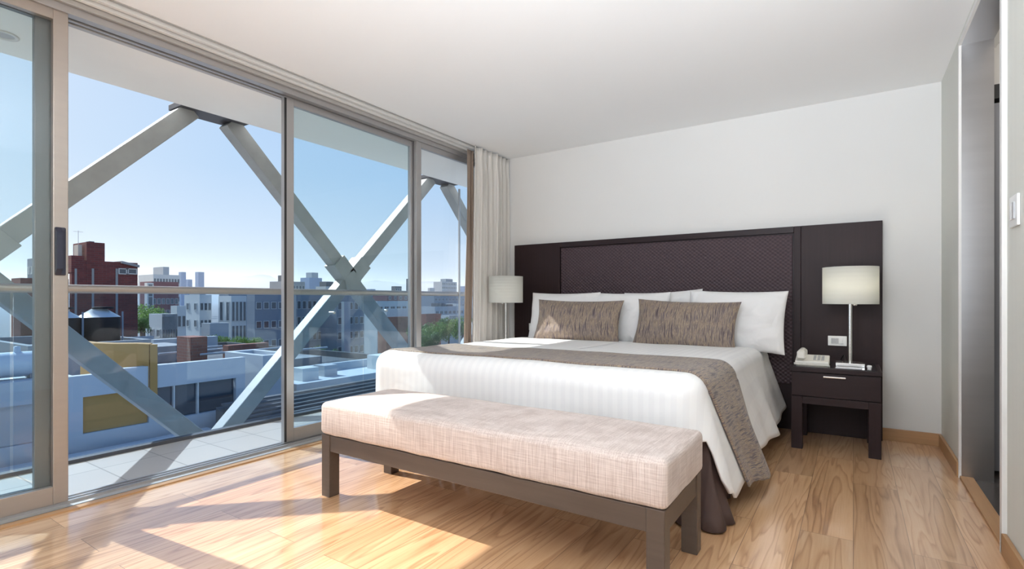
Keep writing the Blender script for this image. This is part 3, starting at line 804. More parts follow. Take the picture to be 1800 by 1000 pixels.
def lamp(cx, cy, zb, label):
    t = thing('table_lamp', (cx, cy, zb), label, 'lamp', 'bedside table lamps')
    MB().box(cx - .082, cx + .082, cy - .082, cy + .082, zb, zb + .022, .002).build('base', M['chrome'], t)
    MB().tube([(cx, cy, zb + .022), (cx, cy, zb + .52)], .0115, 16).build('stem', M['chrome'], t)
    z0, z1, r = .968, 1.218, .163
    prof = [(r, 0), (r, z1 - z0), (r - .003, z1 - z0), (r - .003, 0), (r, 0)]
    MB().lathe(prof, (cx, cy, z0), 56).build('lamp_shade', M['shade'], t)
    mb = MB()
    for k in range(3):
        a = 2 * PI * k / 3
        mb.tube([(cx, cy, z1 - .03), (cx + (r - .004) * math.cos(a), cy + (r - .004) * math.sin(a), z1 - .012)], .002, 6)
    mb.build('spider', M['chrome'], t)
    MB().lathe([(.0001, .0), (.018, .004), (.020, .045), (.012, .06), (.0001, .062)], (cx, cy, zb + .50), 16).build('lamp_holder', M['wplastic'], t)
    MB().lathe([(.0001, .0), (.012, .003), (.013, .012), (.0001, .018)], (cx + .027, cy - .10, z0 - .012), 12).build('pull_knob', M['chrome'], t)
    return t
ZN_T = .5502
lamp(-.018, 4.20, ZN_T, 'lit drum shade lamp on the nightstand with the telephone')
lamp(-2.780, 4.10, ZN_T, 'drum shade lamp in front of the curtain, left of the bed')

# telephone
px, py, pz = -.235, 4.12, ZN_T
t = thing('telephone', (px, py, pz), 'ivory desk telephone on the right nightstand', 'telephone')
mb = MB(); mb.prism([(py - .085, pz + .001), (py + .085, pz + .001), (py + .085, pz + .060), (py + .05, pz + .062), (py - .085, pz + .028)], 'x', px - .10, px + .10)
body = mb.build('body', M['plastic'], t)
bmod = body.modifiers.new('bev', 'BEVEL'); bmod.width = .006; bmod.segments = 2
kp = MB()
for i in range(3):
    for k in range(4):
        kx = px + .015 + i * .024; ky = py - .05 + k * .024; kz = pz + .028 + (ky - py + .085) * .25
        kp.box(kx - .008, kx + .008, ky - .007, ky + .007, kz + .001, kz + .007, .002)
kp.build('keypad', M['gplastic'], t)
hs = MB()
hy = [(-.095, .030), (-.07, .042), (-.03, .052), (.03, .052), (.07, .042), (.095, .030)]
hx = px - .062
pts_ = [(hx, py + a, pz + .060 + b * .6) for a, b in hy]
hs.tube(pts_, [.020, .024, .017, .017, .024, .020], 14)
hs.box(hx - .026, hx + .026, py - .10, py - .052, pz + .042, pz + .098, .012, seg=3)
hs.box(hx - .026, hx + .026, py + .052, py + .10, pz + .052, pz + .098, .012, seg=3)
hs.build('handset', M['plastic'], t)
cd = []
for i in range(241):
    f = i / 240
    x = px - .105 + .21 * f; y = py - .125 - .012 * math.sin(f * PI); z = pz + .0105
    if f < .12: y += (.12 - f) * .28
    a = f * 2 * PI * 34
    cd.append((x, y + .006 * math.cos(a), z + .006 * math.sin(a)))
MB().tube(cd, .0022, 6).build('coiled_cord', M['plastic'], t)
# notepad, little white bottle cap, lamp cable
tag(MB().box(-.095, .045, 3.990, 4.055, ZN_T + .0005, ZN_T + .0045, .0005, rot=Matrix.Rotation(-.10, 3, 'Z'), at=(-.03, 4.02, 0)).build('notepad', M['paper'], None, origin=(-.03, 4.02, ZN_T)), 'white notepad lying in front of the lamp base', 'notepad')
t = thing('small_jar', (.085, 3.985, ZN_T), 'tiny white capped pot at the front right of the nightstand', 'pot')
MB().lathe([(.0001, 0.0005), (.011, .0005), (.011, .016), (.0001, .016)], (.085, 3.985, ZN_T), 18).build('body', M['wplastic'], t)
MB().lathe([(.0135, .016), (.0135, .027), (.010, .030), (.0001, .031)], (.085, 3.985, ZN_T), 18).build('cap', M['wplastic'], t)
tag(MB().tube([(-.045, 4.27, ZN_T + .02), (-.055, 4.30, ZN_T + .06), (-.07, 4.36, ZN_T + .03), (-.075, 4.40, ZN_T + .004), (-.08, 4.432, ZN_T - .02), (-.08, 4.436, .40)], .003, 8).build('power_cable', M['cord'], None, origin=(-.05, 4.3, ZN_T)), 'black lamp cable running off the back of the nightstand', 'cable')

# ------------------------------------------------------------------ curtain
ct = thing('curtain', (-3.0, 4.25, .01), 'oatmeal pleated curtain drawn back beside the headboard', 'curtain')
def curtain_mesh(y0t, y1t, y0b, y1b, xc_, amp, nf, ztop_, seed, ns=260, nv=46):
    rows = []; uv = []
    for j in range(nv + 1):
        v = j / nv; z = ztop_ + (.012 - ztop_) * v
        row = []; ur = []
        pin = math.exp(-((ztop_ - z - .10) / .09) ** 2)
        for i in range(ns + 1):
            s = i / ns
            sw = s + .018 * math.sin(s * 13 + seed) + .010 * v * math.sin(s * 29 + seed * 2) + .02 * v * nz(s * 5, v * 1.5, seed)
            yt = y0t + (y1t - y0t) * s; yb = y0b + (y1b - y0b) * s
            k = v ** 1.3
            ph = 2 * PI * nf * sw
            a = amp * (1 - .45 * pin) * (.75 + .5 * nz(s * 7, v * .8, seed + 3)) * (1 + .3 * v)
            x = xc_ + a * math.sin(ph) + .25 * a * math.sin(2.3 * ph + seed) + .02 * nz(s * 3, v * 2, seed + 8)
            y = yt + (yb - yt) * k + .018 * math.cos(ph * 1.0 + .6) * (1 - .3 * pin)
            row.append((x, y, z)); ur.append((s * 2, z))
        rows.append(row); uv.append(ur)
    return MB().grid(rows, uv)
c = curtain_mesh(3.91, 4.51, 3.85, 4.51, -3.02, .030, 7, ZC - .012, 1.3).build('fabric', M['curtain'], ct)
md = c.modifiers.new('thick', 'SOLIDIFY'); md.thickness = .004
c = curtain_mesh(3.885, 4.00, 3.80, 3.97, -3.085, .012, 1.5, ZC - .04, 4.0, ns=60).build('lining', M['lining'], ct)
md = c.modifiers.new('thick', 'SOLIDIFY'); md.thickness = .003

# ------------------------------------------------------------------ the city outside
TH = math.radians(33.4575); SN, CS = math.sin(TH), math.cos(TH); FP = 907.965; HZN = 526.0
def ratio(px):          # Y per unit of distance out of the window in the direction of picture column px
    u = (px - 900) / FP; return (CS + u * SN) / (SN - u * CS)
def zat(px, y, D):      # height of a point D metres out
    u = (px - 900) / FP; return 1 + (HZN - y) / FP * D / (SN - u * CS)
GZ = -16.0

def paint(name, col, rough=.8, var=.12): return mat(name, col, rough, var=var, vscale=.35)
CM = {
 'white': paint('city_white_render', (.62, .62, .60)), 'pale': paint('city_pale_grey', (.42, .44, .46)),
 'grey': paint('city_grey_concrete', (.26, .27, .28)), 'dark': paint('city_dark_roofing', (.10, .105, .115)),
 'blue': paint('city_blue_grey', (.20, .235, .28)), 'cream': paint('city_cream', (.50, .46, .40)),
 'red': brick_mat('city_red_brick', (.16, .040, .036), (.11, .030, .030), (.12, .07, .065), .9),
 'brick': brick_mat('city_orange_brick', (.30, .11, .075), (.22, .085, .06), (.24, .16, .13), 1.0),
 'maroon': paint('city_maroon', (.17, .045, .05)),
 'ochre': paint('city_ochre_render', (.45, .25, .075)),
 'roofw': paint('city_white_roof', (.50, .53, .56)),
 'pane': mat('city_window_glass', (.05, .065, .085), .12, spec=.7), 'frame': paint('city_window_frame', (.50, .51, .50)),
 'tower': paint('city_tower_haze_blue', (.10, .17, .34)), 'street': paint('city_asphalt', (.12, .12, .125)),  # tower blue is distance haze painted into the base colour
 'tank': mat('black_plastic_tank', (.010, .011, .014), .7, spec=.2), 'tanklid': mat('galvanised_cone', (.62, .62, .60), .4, metal=.5),
 'gas': mat('pale_blue_gas_tank', (.62, .66, .70), .45), 'mount': paint('distant_mountain', (.12, .14, .14), var=.3),
}
WIN_ME = {}
def window_mesh(w_, h_, axis):
    k = (round(w_, 2), round(h_, 2), axis)
    if k in WIN_ME: return WIN_ME[k]
    f, p = MB(), MB()
    fw = min(.12, w_ * .1)
    def B(m, u0, u1, z0, z1, d0, d1):
        if axis == 'x': m.box(d0, d1, u0, u1, z0, z1)
        else: m.box(u0, u1, -d1, -d0, z0, z1)
    B(f, -w_ / 2, w_ / 2, h_ / 2 - fw, h_ / 2, 0, .06); B(f, -w_ / 2, w_ / 2, -h_ / 2, -h_ / 2 + fw, 0, .10)
    B(f, -w_ / 2, -w_ / 2 + fw, -h_ / 2 + fw, h_ / 2 - fw, 0, .06); B(f, w_ / 2 - fw, w_ / 2, -h_ / 2 + fw, h_ / 2 - fw, 0, .06)
    if w_ > 1.3: B(f, -fw / 3, fw / 3, -h_ / 2 + fw, h_ / 2 - fw, .02, .06)
    B(p, -w_ / 2 + fw, w_ / 2 - fw, -h_ / 2 + fw, h_ / 2 - fw, .0, .03)
    out = []
    for m, mm in ((f, CM['frame']), (p, CM['pane'])):
        me = bpy.data.meshes.new('window'); m.bm.to_mesh(me); m.bm.free(); me.materials.append(mm); out.append(me)
    WIN_ME[k] = out
    return out
def add_window(parent, pos, w_, h_, axis):
    fm, pm = window_mesh(w_, h_, axis)
    o = bpy.data.objects.new('window', fm); COL.objects.link(o); o.parent = parent; o.location = Vector(pos) - wloc(parent)
    p = bpy.data.objects.new('pane', pm); COL.objects.link(p); p.parent = o

def building(label, px0, px1, ytop, D, m, f=.4, win=None, side=None, base=GZ, fl=3.0, parapet=.5, penthouse=None, cat='building', name='building', roof='dark', wsz=(1.2, 1.4)):
    r0, r1 = ratio(px0), ratio(px1)
    dx = f * D * (r1 / r0 - 1)
    x1 = -D; x0 = -D - dx; y0 = (D + dx) * r0; y1 = D * r1
    zt = zat((px0 + px1) / 2, ytop, D)
    t = thing(name, ((x0 + x1) / 2, (y0 + y1) / 2, base), label, cat)
    MB().box(x0, x1, y0, y1, base, zt).build('walls', CM[m], t)
    if parapet:
        pm = MB(); k = .25
        pm.box(x0, x1, y0, y0 + k, zt, zt + parapet * .6); pm.box(x0, x1, y1 - k, y1, zt, zt + parapet * .6)
        pm.box(x1 - k, x1, y0 + k, y1 - k, zt, zt + parapet * .6); pm.box(x0, x0 + k, y0 + k, y1 - k, zt, zt + parapet * .6)
        pm.build('parapet', CM[m], t)
        MB().box(x0 + k, x1 - k, y0 + k, y1 - k, zt, zt + .03).build('roof', CM[roof], t)
    if win:
        rows_, cols_ = win
        for i in range(rows_):
            zc = zt - .9 - fl * .5 - i * fl + .6
            for k in range(cols_):
                yy = y0 + (y1 - y0) * (k + .5) / cols_
                add_window(t, (x1, yy, zc), min(wsz[0], (y1 - y0) / cols_ * .75), wsz[1], 'x')
    if side:
        rows_, cols_ = side
        for i in range(rows_):
            zc = zt - .9 - fl * .5 - i * fl + .6
            for k in range(cols_):
                xx = x0 + (x1 - x0) * (k + .5) / cols_
                add_window(t, (xx, y0, zc), min(wsz[0], (x1 - x0) / cols_ * .75), wsz[1], 'y')
    if penthouse:
        for (a, b, h_, pm_) in penthouse:
            yy0 = y0 + (y1 - y0) * a; yy1 = y0 + (y1 - y0) * b
            MB().box(x0 + dx * .2, x1 - dx * .15, yy0, yy1, zt + .03, zt + h_).build('rooftop_block', CM[pm_], t)
    t['_'] = 0; del t['_']
    return t, (x0, x1, y0, y1, zt)

struct('ground', MB().box(-4000, -9, -2500, 5000, GZ - .5, GZ), CM['street'], 'street level far below the balcony', 'ground')

# hills on the horizon
def ridge(label, D, pts):
    vs = []; fs = []
    n = len(pts)
    for px_, y_ in pts:
        r = ratio(px_); z = zat(px_, y_, D)
        vs.append((-D, D * r, z)); vs.append((-D + 500, (D - 500) * r, GZ)); vs.append((-D - 500, (D + 500) * r, GZ))
    for i in range(n - 1):
        a, b = 3 * i, 3 * (i + 1)
        fs += [(a, a + 1, b + 1, b), (a, b, b + 2, a + 2)]
    mb = MB(); mb.verts_faces(vs, fs, smooth=True)
    o = mb.build('mountain_range', CM['mount'], None, origin=(-D, D * .7, GZ), recalc=True)
    tag(o, label, 'mountain', kind='structure')
pts = []
for i in range(90):
    px_ = -120 + i * 11
    pts.append((px_, 497 + 9 * nz(px_ / 70, 0, 1) + 4 * nz(px_ / 24, 3, 1) - 10 * math.exp(-((px_ - 450) / 70) ** 2)))
ridge('pale hazy mountain range on the horizon', 2600, pts)

B = building
# far hazy towers
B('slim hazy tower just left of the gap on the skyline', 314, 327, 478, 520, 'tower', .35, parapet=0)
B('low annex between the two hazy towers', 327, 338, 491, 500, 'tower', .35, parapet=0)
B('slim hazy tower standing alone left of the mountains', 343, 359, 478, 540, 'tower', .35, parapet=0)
B('hazy blue tower behind the left post of the brace window', 528, 566, 488, 420, 'tower', .4, parapet=0, penthouse=[(.3, .8, 5, 'blue')])
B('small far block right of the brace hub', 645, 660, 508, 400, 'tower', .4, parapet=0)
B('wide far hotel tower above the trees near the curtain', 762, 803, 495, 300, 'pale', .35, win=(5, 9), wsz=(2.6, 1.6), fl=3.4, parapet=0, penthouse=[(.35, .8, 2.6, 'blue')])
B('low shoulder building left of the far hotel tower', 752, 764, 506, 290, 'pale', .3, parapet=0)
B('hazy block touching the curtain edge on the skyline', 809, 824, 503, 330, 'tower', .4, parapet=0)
B('small dark roof hut right of the brace on the skyline', 688, 706, 503, 210, 'dark', .4, win=(1, 3), parapet=0)
# middle distance
B('white apartment block on the skyline beside the red brick house', 243, 316, 484, 190, 'white', .35, win=(4, 9), wsz=(2.6, 1.6), penthouse=[(.45, .68, 3.0, 'pale')])
B('maroon block below the white skyline apartments', 246, 314, 497, 150, 'maroon', .3, win=(3, 6), wsz=(1.6, 1.5))
B('narrow white and pink gabled facade in front of the maroon block', 254, 270, 497, 140, 'white', .3, parapet=0, win=(2, 1), wsz=(1.2, 3))
B('dark grey office slab behind the left post', 474, 536, 496, 170, 'grey', .35, win=(4, 7), penthouse=[(.25, .45, 2.6, 'dark')])
B('pale roofed block left of the brace hub', 555, 604, 505, 150, 'pale', .35, win=(3, 5), penthouse=[(.1, .5, 2.0, 'dark'), (.6, .85, 1.4, 'white')])
B('long low block with a maroon top storey behind the handrail', 655, 735, 516, 160, 'maroon', .3, win=(1, 6), parapet=.3)
B('dark mast block beside the right double post', 714, 726, 490, 230, 'dark', .3, parapet=0)
B('blue grey block under the handrail near the curtain', 735, 822, 520, 170, 'blue', .3, win=(3, 10), wsz=(1.6, 1.4))
B('pale workshop with vents right of the double post', 737, 822, 540, 120, 'pale', .3, win=(2, 8), wsz=(1.6, 1.2), penthouse=[(.25, .35, 1.4, 'dark'), (.4, .6, 1.0, 'dark'), (.7, .8, 1.2, 'white')])
B('blue grey slab behind the white blocks in the open gap', 385, 440, 514, 150, 'blue', .3, win=(2, 6))
# nearer blocks seen through the balustrade
B('white three storey house with square windows in the open gap', 324, 372, 521, 96, 'white', .55, win=(3, 3), side=(3, 2), wsz=(1.1, 1.3), penthouse=[(.2, .7, 1.3, 'pale')])
B('white block with tall narrow windows in the open gap', 384, 433, 523, 90, 'white', .45, win=(2, 4), side=(1, 2), wsz=(1.1, 3.4), fl=4.2)
B('tall blue grey block with dark balconies left of the post', 434, 500, 517, 80, 'blue', .2, win=(3, 4), wsz=(1.6, 1.2), fl=3.1)
B('grey flats seen through the brace legs', 500, 566, 519, 84, 'blue', .3, win=(4, 5), wsz=(1.5, 1.5), fl=2.9)
B('grey flats with a pale stair tower below the brace hub', 564, 640, 522, 78, 'blue', .35, win=(4, 5), wsz=(1.4, 1.4), fl=2.7)
B('pale tiled stair tower below the brace hub', 600, 616, 532, 74, 'pale', .3, parapet=.3)
B('long white low block right of the brace', 636, 735, 531, 105, 'white', .25, win=(2, 7), wsz=(1.8, 1.4))
B('white parapet building above the plum brick wall', 664, 738, 546, 72, 'white', .2, parapet=.6)
B('plum brick gable wall right of the brace', 664, 722, 559, 60, 'brick', .25, parapet=.2)
B('plum brick wall behind the trees near the curtain', 737, 776, 553, 66, 'brick', .3, parapet=.2)
B('small white house beside the trees near the curtain', 775, 822, 556, 62, 'white', .3, win=(1, 3), parapet=.3)
B('low white building with a window band left of the white house', 262, 312, 557, 62, 'white', .45, win=(1, 6), wsz=(.9, .9), side=(1, 2))
B('small white cube house behind the window band building', 300, 327, 540, 72, 'white', .4, win=(1, 2), parapet=.3)
B('pale framed low house in front of the white blocks', 354, 402, 571, 60, 'pale', .3, win=(1, 3), wsz=(1.6, .9), parapet=.3)
B('bluish block behind the left sliding door', 48, 78, 457, 120, 'blue', .35, win=(4, 3), side=(3, 2))
# red brick house
t, (x0, x1, y0, y1, zt) = B('tall dark red brick house left of the open gap', 122, 242, 461, 56, 'red', .03, parapet=.15)
MB().box(x1 - 3.2, x1 + .02, 56 * ratio(152), 56 * ratio(184), zt - 3, zat(165, 426, 56)).build('stair_tower', CM['red'], t)
MB().box(x1 - 3.4, x1 + .01, y0 - .02, 56 * ratio(148), zt - 1, zat(130, 449, 56)).build('upper_wing', CM['red'], t)
MB().box(x1 - 1.4, x1 - .4, 55.5 * ratio(144), 55.5 * ratio(151), zt - .2, zat(148, 430, 56)).build('chimney', CM['cream'], t)
MB().box(x1 - 1.6, x1 - .8, 56 * ratio(163), 56 * ratio(172), zat(165, 426, 56), zat(165, 423, 56)).build('chimney_cap', CM['dark'], t)
pmb = MB(); ya, yb = 56 * ratio(212), 56 * ratio(243)
pmb.prism([(ya, zat(215, 459, 56)), (yb, zat(240, 466, 56)), (yb, zat(240, 470, 56)), (ya, zat(215, 463, 56))], 'x', x1 - 3, x1 + .3)
pmb.build('penthouse_roof', CM['grey'], t)
add_window(t, (x1, 56 * ratio(217), zat(218, 477, 56)), .8, .55, 'x'); add_window(t, (x1, 56 * ratio(231), zat(231, 477, 56)), .9, .55, 'x')
for pp in (133, 163, 205): MB().box(x1, x1 + .05, 56 * ratio(pp - 2), 56 * ratio(pp + 2), -8, zat(pp, 472, 56)).build('concrete_pier', CM['grey'], t)
ant = MB(); ax, ay = x1 - 1, 55.5 * ratio(149)
ant.tube([(ax, ay, zat(148, 430, 56)), (ax, ay, zat(148, 404, 56))], .02, 6); ant.tube([(ax, ay - .35, zat(148, 406, 56)), (ax, ay + .35, zat(148, 406, 56))], .015, 6)
ant.build('antenna', CM['frame'], t)
B('lower red brick wing behind the sliding door post', 20, 121, 491, 58, 'red', .15, parapet=.15)

# roofs between
def slab(label, x0, x1, y0, y1, zt, m, name='rooftop', extra=None, base=GZ):
    t = thing(name, ((x0 + x1) / 2, (y0 + y1) / 2, base), label, 'rooftop')
    MB().box(x0, x1, y0, y1, base, zt).build('walls', CM[m], t)
    k = .22; pm = MB()
    pm.box(x0, x1, y0, y0 + k, zt, zt + .35); pm.box(x0, x1, y1 - k, y1, zt, zt + .35); pm.box(x1 - k, x1, y0 + k, y1 - k, zt, zt + .35); pm.box(x0, x0 + k, y0 + k, y1 - k, zt, zt + .35)
    pm.build('parapet', CM[m], t)
    for (a0, a1, b0, b1, h_, mm, nm) in (extra or []):
        MB().box(a0, a1, b0, b1, zt, zt + h_).build(nm, CM[mm], t)
    return t
rx = [(-27, -25.5, 8.7, 9.6, 1.2, 'brick', 'chimney_block'), (-31, -28, 12.5, 13.2, .9, 'grey', 'vent_box'), (-36, -33, 12.5, 16, .8, 'dark', 'roof_hut')]
slab('dark cluttered flat roof behind the white building', -40, -22.1, 9.4, 21, -2.6, 'dark', extra=[(-30.5, -29.0, 13.3, 14.15, 1.6, 'brick', 'chimney_block'), (-36, -33, 12.5, 15, .9, 'grey', 'roof_hut'), (-26, -25, 10.3, 10.9, .7, 'pale', 'vent_box'), (-31, -30.4, 16, 18.5, .9, 'brick', 'parapet_wall'), (-38, -37.5, 15, 19, 1.0, 'pale', 'roof_screen'), (-27, -24.2, 15.8, 17.8, .5, 'grey', 'roof_hut')])
slab('long grey flat roof between the brick house and white blocks', -54, -41, 15, 22.3, -3.2, 'grey', extra=[(-50, -46, 18, 21, .8, 'dark', 'roof_hut'), (-53, -52.5, 16, 21, .9, 'pale', 'roof_screen')])
# pipes on the dark roof
pm = MB()
for q in range(6):
    z = -2.6 + .50 + .05 * q; pm.tube([(-39 + q * 2.6, 10 + q * .9, z), (-39 + q * 2.6, 16 + q * .7, z)], .06, 6)
tag(pm.build('roof_pipes', CM['pale'], None, origin=(-32, 13, -2.3)), 'pale pipes running across the dark flat roof', 'pipes', kind='stuff')

# water tanks on a plinth
zb = -.75
t = slab('raised roof block carrying the black water tanks', -30, -23.5, 5.6, 9.3, zb - .2, 'grey', extra=[(-26.5, -24.9, 6.0, 9.1, .2, 'pale', 'plinth')])
def tank(px_, D, label, r=.70):
    y = D * ratio(px_); x = -D
    t = thing('water_tank', (x, y, zb), label, 'water tank', 'black rooftop water tanks')
    MB().lathe([(.0001, .001), (r, .001), (r, 1.02), (r * .97, 1.05)], (x, y, zb), 36).build('body', CM['tank'], t)
    MB().lathe([(r * 1.02, 1.03), (.24, 1.36), (.24, 1.38)], (x, y, zb), 36).build('cone_lid', CM['tanklid'], t)
    MB().lathe([(.36, 1.36), (.36, 1.44), (.0001, 1.45)], (x + .1, y + .1, zb), 20).build('hatch', CM['tank'], t)
    MB().tube([(x + .55, y + .62, zb), (x + .55, y + .62, zb + 1.25)], .035, 8).build('pipe', CM['blue'], t)
tank(174, 25.7, 'black water tank with a pale cone lid, fully in view')
tank(101, 25.7, 'black water tank with a pale cone lid, cut by the door post')

# white neighbouring building with window band
GX = -16.75; gy = -GX * ratio(22)
A = -16.0
def yA(px_, d=16.0): return d * ratio(px_)
t = thing('neighbour_building', (-18, 7, GZ), 'white low building with a dark window band below the tanks', 'building')
Y0, Y1 = -6, yA(431)
zp = -.82
MB().box(-21.9, A - .25, Y0, Y1, GZ, -1.62).build('walls', CM['roofw'], t)
MB().box(A - .25, A, yA(180), Y1, -1.44, zp).build('parapet_band', CM['roofw'], t)
MB().box(A - .25, A, Y0, yA(180), -1.44, zp - .08).build('parapet_band', CM['roofw'], t)
MB().box(A - .26, A - .01, Y0, Y1, GZ, -2.36).build('lower_wall', CM['roofw'], t)
MB().box(GX - .5, A - .26, gy - 1.2, gy + 1.0, -1.62, -.905).build('tank_plinth', CM['roofw'], t)
for a, b in ((117, 146), (262, 277), (415, 431)):
    MB().box(A - .25, A - .005, yA(a), yA(b), -2.36, -1.44).build('pier', CM['roofw'], t)
for a, b in ((278, 306), (309, 348), (351, 414)):
    f = MB().box(A - .20, A - .14, yA(a), yA(b), -2.35, -1.45).build('window', CM['pane'], t)
for a in (306.2, 348.2):
    MB().box(A - .22, A - .04, yA(a), yA(a + 2.6), -2.36, -1.44).build('mullion', CM['white'], t)
MB().box(A - .18, A - .08, yA(147), yA(261), -2.35, -1.45).build('ochre_panel', CM['ochre'], t)
MB().box(A - .20, A - .10, Y0, yA(116), -2.35, -1.45).build('shutter', CM['pale'], t)
# ochre wall
rows_o = []
t2 = thing('ochre_wall', (-17.5, 5.5, -2.4), 'curved ochre wall rising above the white parapet', 'wall')
ol = [(-21.5, yA(140) + 1.2)]
path = [(-18.6, 18.6 * ratio(141)), (-17.6, 17.6 * ratio(165)), (-16.9, 16.9 * ratio(200)), (-16.45, 16.45 * ratio(240)), (-15.97, 15.97 * ratio(262))]
# smooth the path
sp_ = []
for i in range(len(path) - 1):
    for k in range(8):
        f = k / 8; sp_.append((path[i][0] + (path[i + 1][0] - path[i][0]) * f, path[i][1] + (path[i + 1][1] - path[i][1]) * f))
sp_.append(path[-1])
mb = MB()
back = [(x - .35, y + .22) for x, y in sp_]
mb.prism([(x, y) for x, y in sp_] + back[::-1], 'z', -1.40, -.22)
mb.build('wall_panel', CM['ochre'], t2)
MB().box(-16.3, A + .03, yA(263), yA(276), -1.9, -.24).build('end_fin', CM['ochre'], t2)

# gas tank
pass; 
t = thing('gas_tank', (GX, gy, -.9), 'pale blue horizontal gas tank on the parapet behind the sliding door', 'gas tank')
prof = []
mbt = MB(); pts_ = []; rs = []
Lh, Rr = .60, .30
for i in range(25):
    f = -1 + 2 * i / 24
    yy = gy + f * (Lh)
    e = max(0, abs(f) - .55) / .45
    pts_.append((GX, yy, -.56)); rs.append(max(.002, Rr * math.sqrt(max(0, 1 - e * e))))
mbt.tube(pts_, rs, 28, caps=False); mbt.build('vessel', CM['gas'], t)
MB().lathe([(.0001, .16), (.06, .15), (.07, .0)], (GX, gy + .08, -.28), 16).build('valve_dome', CM['gas'], t)
mbl = MB()
for q in (-.3, .3): mbl.box(GX - .2, GX + .2, gy + q - .03, gy + q + .03, -.9, -.78)
mbl.build('saddle', CM['grey'], t)
0 and slab('low parapet deck carrying the gas tank', -15.9, -14.6, -4, 15.2 * ratio(75), -1.25, 'roofw', extra=None)

# roof deck just below the balcony and pale roofs to the right
slab('flat grey roof deck directly below the balcony', -15.6, -8.5, -4, 7.6, -3.05, 'roofw')
slab('broad pale flat roof seen under the brace', -21.9, -17.4, 11.7, 24, -2.55, 'roofw', extra=[(-20.6, -19.8, 13.6, 14.4, .55, 'white', 'roof_vent'), (-21, -20.2, 15.0, 15.7, .5, 'pale', 'roof_vent'), (-20.8, -19, 18, 20, .7, 'white', 'skylight')])
slab('small white roof box at the end of the white building', -20, -17.45, 10.4, 11.6, -1.35, 'roofw')
# dark louvred roof
t = thing('louvred_roof', (-13.5, 10.2, -4.6), 'dark louvred roof slope beside the brace foot', 'roof')
lv = MB()
for q in range(12):
    f = q / 12; lv.box(-15.4 + f * 2.4, -15.18 + f * 2.4, 7.9, 14.2, -2.10 - f * .9, -2.04 - f * .9)
lv.build('louvres', CM['dark'], t)
MB().prism([(-15.6, -16), (-12.9, -16), (-12.9, -3.10), (-15.6, -2.17)], 'y', 7.85, 14.3).build('structure', CM['dark'], t)
slab('pale low parapet in front of the louvred roof', -12.7, -11.0, 7.85, 14.4, -3.5, 'roofw')
slab('pale tin roof near the curtain', -30, -20, 25, 36, -4.6, 'brick')

# trees
def leaf_mat(name, c1, c2):
    m, nt, b = new_mat(name); L = nt.links.new
    oi = N(nt, 'ShaderNodeTexCoord'); nz_ = N(nt, 'ShaderNodeTexNoise', Scale=1.2, Detail=3); L(oi.outputs['Object'], nz_.inputs['Vector'])
    mx = N(nt, 'ShaderNodeMix', data_type='RGBA'); mx.inputs[6].default_value = c4(c1); mx.inputs[7].default_value = c4(c2)
    L(nz_.outputs['Fac'], mx.inputs[0]); L(mx.outputs[2], b.inputs['Base Color']); b.inputs['Roughness'].default_value = .6
    tr = N(nt, 'ShaderNodeBsdfTranslucent'); L(mx.outputs[2], tr.inputs['Color']); ms = N(nt, 'ShaderNodeMixShader', Fac=.4)
    L(b.outputs[0], ms.inputs[1]); L(tr.outputs[0], ms.inputs[2]); L(ms.outputs[0], nt.nodes['Material Output'].inputs['Surface'])
    return m
LEAF = [leaf_mat('foliage_mid', (.05, .11, .03), (.13, .24, .06)), leaf_mat('foliage_bright', (.10, .19, .04), (.24, .36, .08))]
BARK = paint('tree_bark', (.09, .07, .05))
def crown_mesh(seed, m):
    rnd = random.Random(seed); vs = []; fs = []
    blobs = [(Vector((rnd.uniform(-.55, .55), rnd.uniform(-.55, .55), rnd.uniform(-.4, .55))), rnd.uniform(.35, .6)) for _ in range(12)]
    for c, r in blobs:
        for _ in range(260):
            d = Vector((rnd.gauss(0, 1), rnd.gauss(0, 1), rnd.gauss(0, 1))).normalized()
            p = c + d * r * rnd.uniform(.6, 1.05)
            n_ = (d + Vector((rnd.uniform(-.8, .8), rnd.uniform(-.8, .8), rnd.uniform(-.8, .8)))).normalized()
            u = n_.orthogonal().normalized(); w_ = n_.cross(u); s = rnd.uniform(.035, .075)
            i = len(vs); vs += [p - u * s, p + w_ * s * .6, p + u * s, p - w_ * s * .6]; fs.append((i, i + 1, i + 2, i + 3))
    me = bpy.data.meshes.new('crown'); me.from_pydata(vs, [], fs); me.materials.append(m); return me
CROWN = [crown_mesh(1, LEAF[0]), crown_mesh(2, LEAF[1])]
TRUNK = MB().tube([(0, 0, 0), (0, 0, .5), (.01, .02, 1)], [.05, .04, .02], 8).build('trunk', BARK)
TRME = TRUNK.data; bpy.data.objects.remove(TRUNK)
def tree(px_, ytop, D, size, label, kind=0):
    y = D * ratio(px_); zt = zat(px_, ytop, D)
    t = thing('tree', (-D, y, GZ), label, 'tree', 'trees among the houses')
    c = bpy.data.objects.new('crown', CROWN[kind]); COL.objects.link(c); c.parent = t
    c.location = (0, 0, zt - size - GZ); c.scale = (size, size, size); c.rotation_euler.z = px_ % 6
    k = bpy.data.objects.new('trunk', TRME); COL.objects.link(k); k.parent = t; h_ = zt - size - GZ; k.scale = (h_ * .4, h_ * .4, h_)
tree(252, 530, 78, 2.4, 'bright green tree touching the red brick house', 1)
tree(275, 538, 70, 1.9, 'bright green tree above the window band building', 1)
tree(246, 556, 59, 1.0, 'dark low tree at the foot of the red brick house', 0)
tree(372, 587, 50, 1.3, 'dark tree beside the brick chimney block', 0)
tree(390, 588, 54, 1.0, 'round tree right of the brick chimney block', 1)
tree(420, 588, 51, 1.0, 'hazy tree below the tall windows', 1)
tree(445, 590, 54, 1.0, 'hazy tree left of the post', 1)
tree(744, 566, 46, 1.9, 'dark green tree against the right double post', 0)
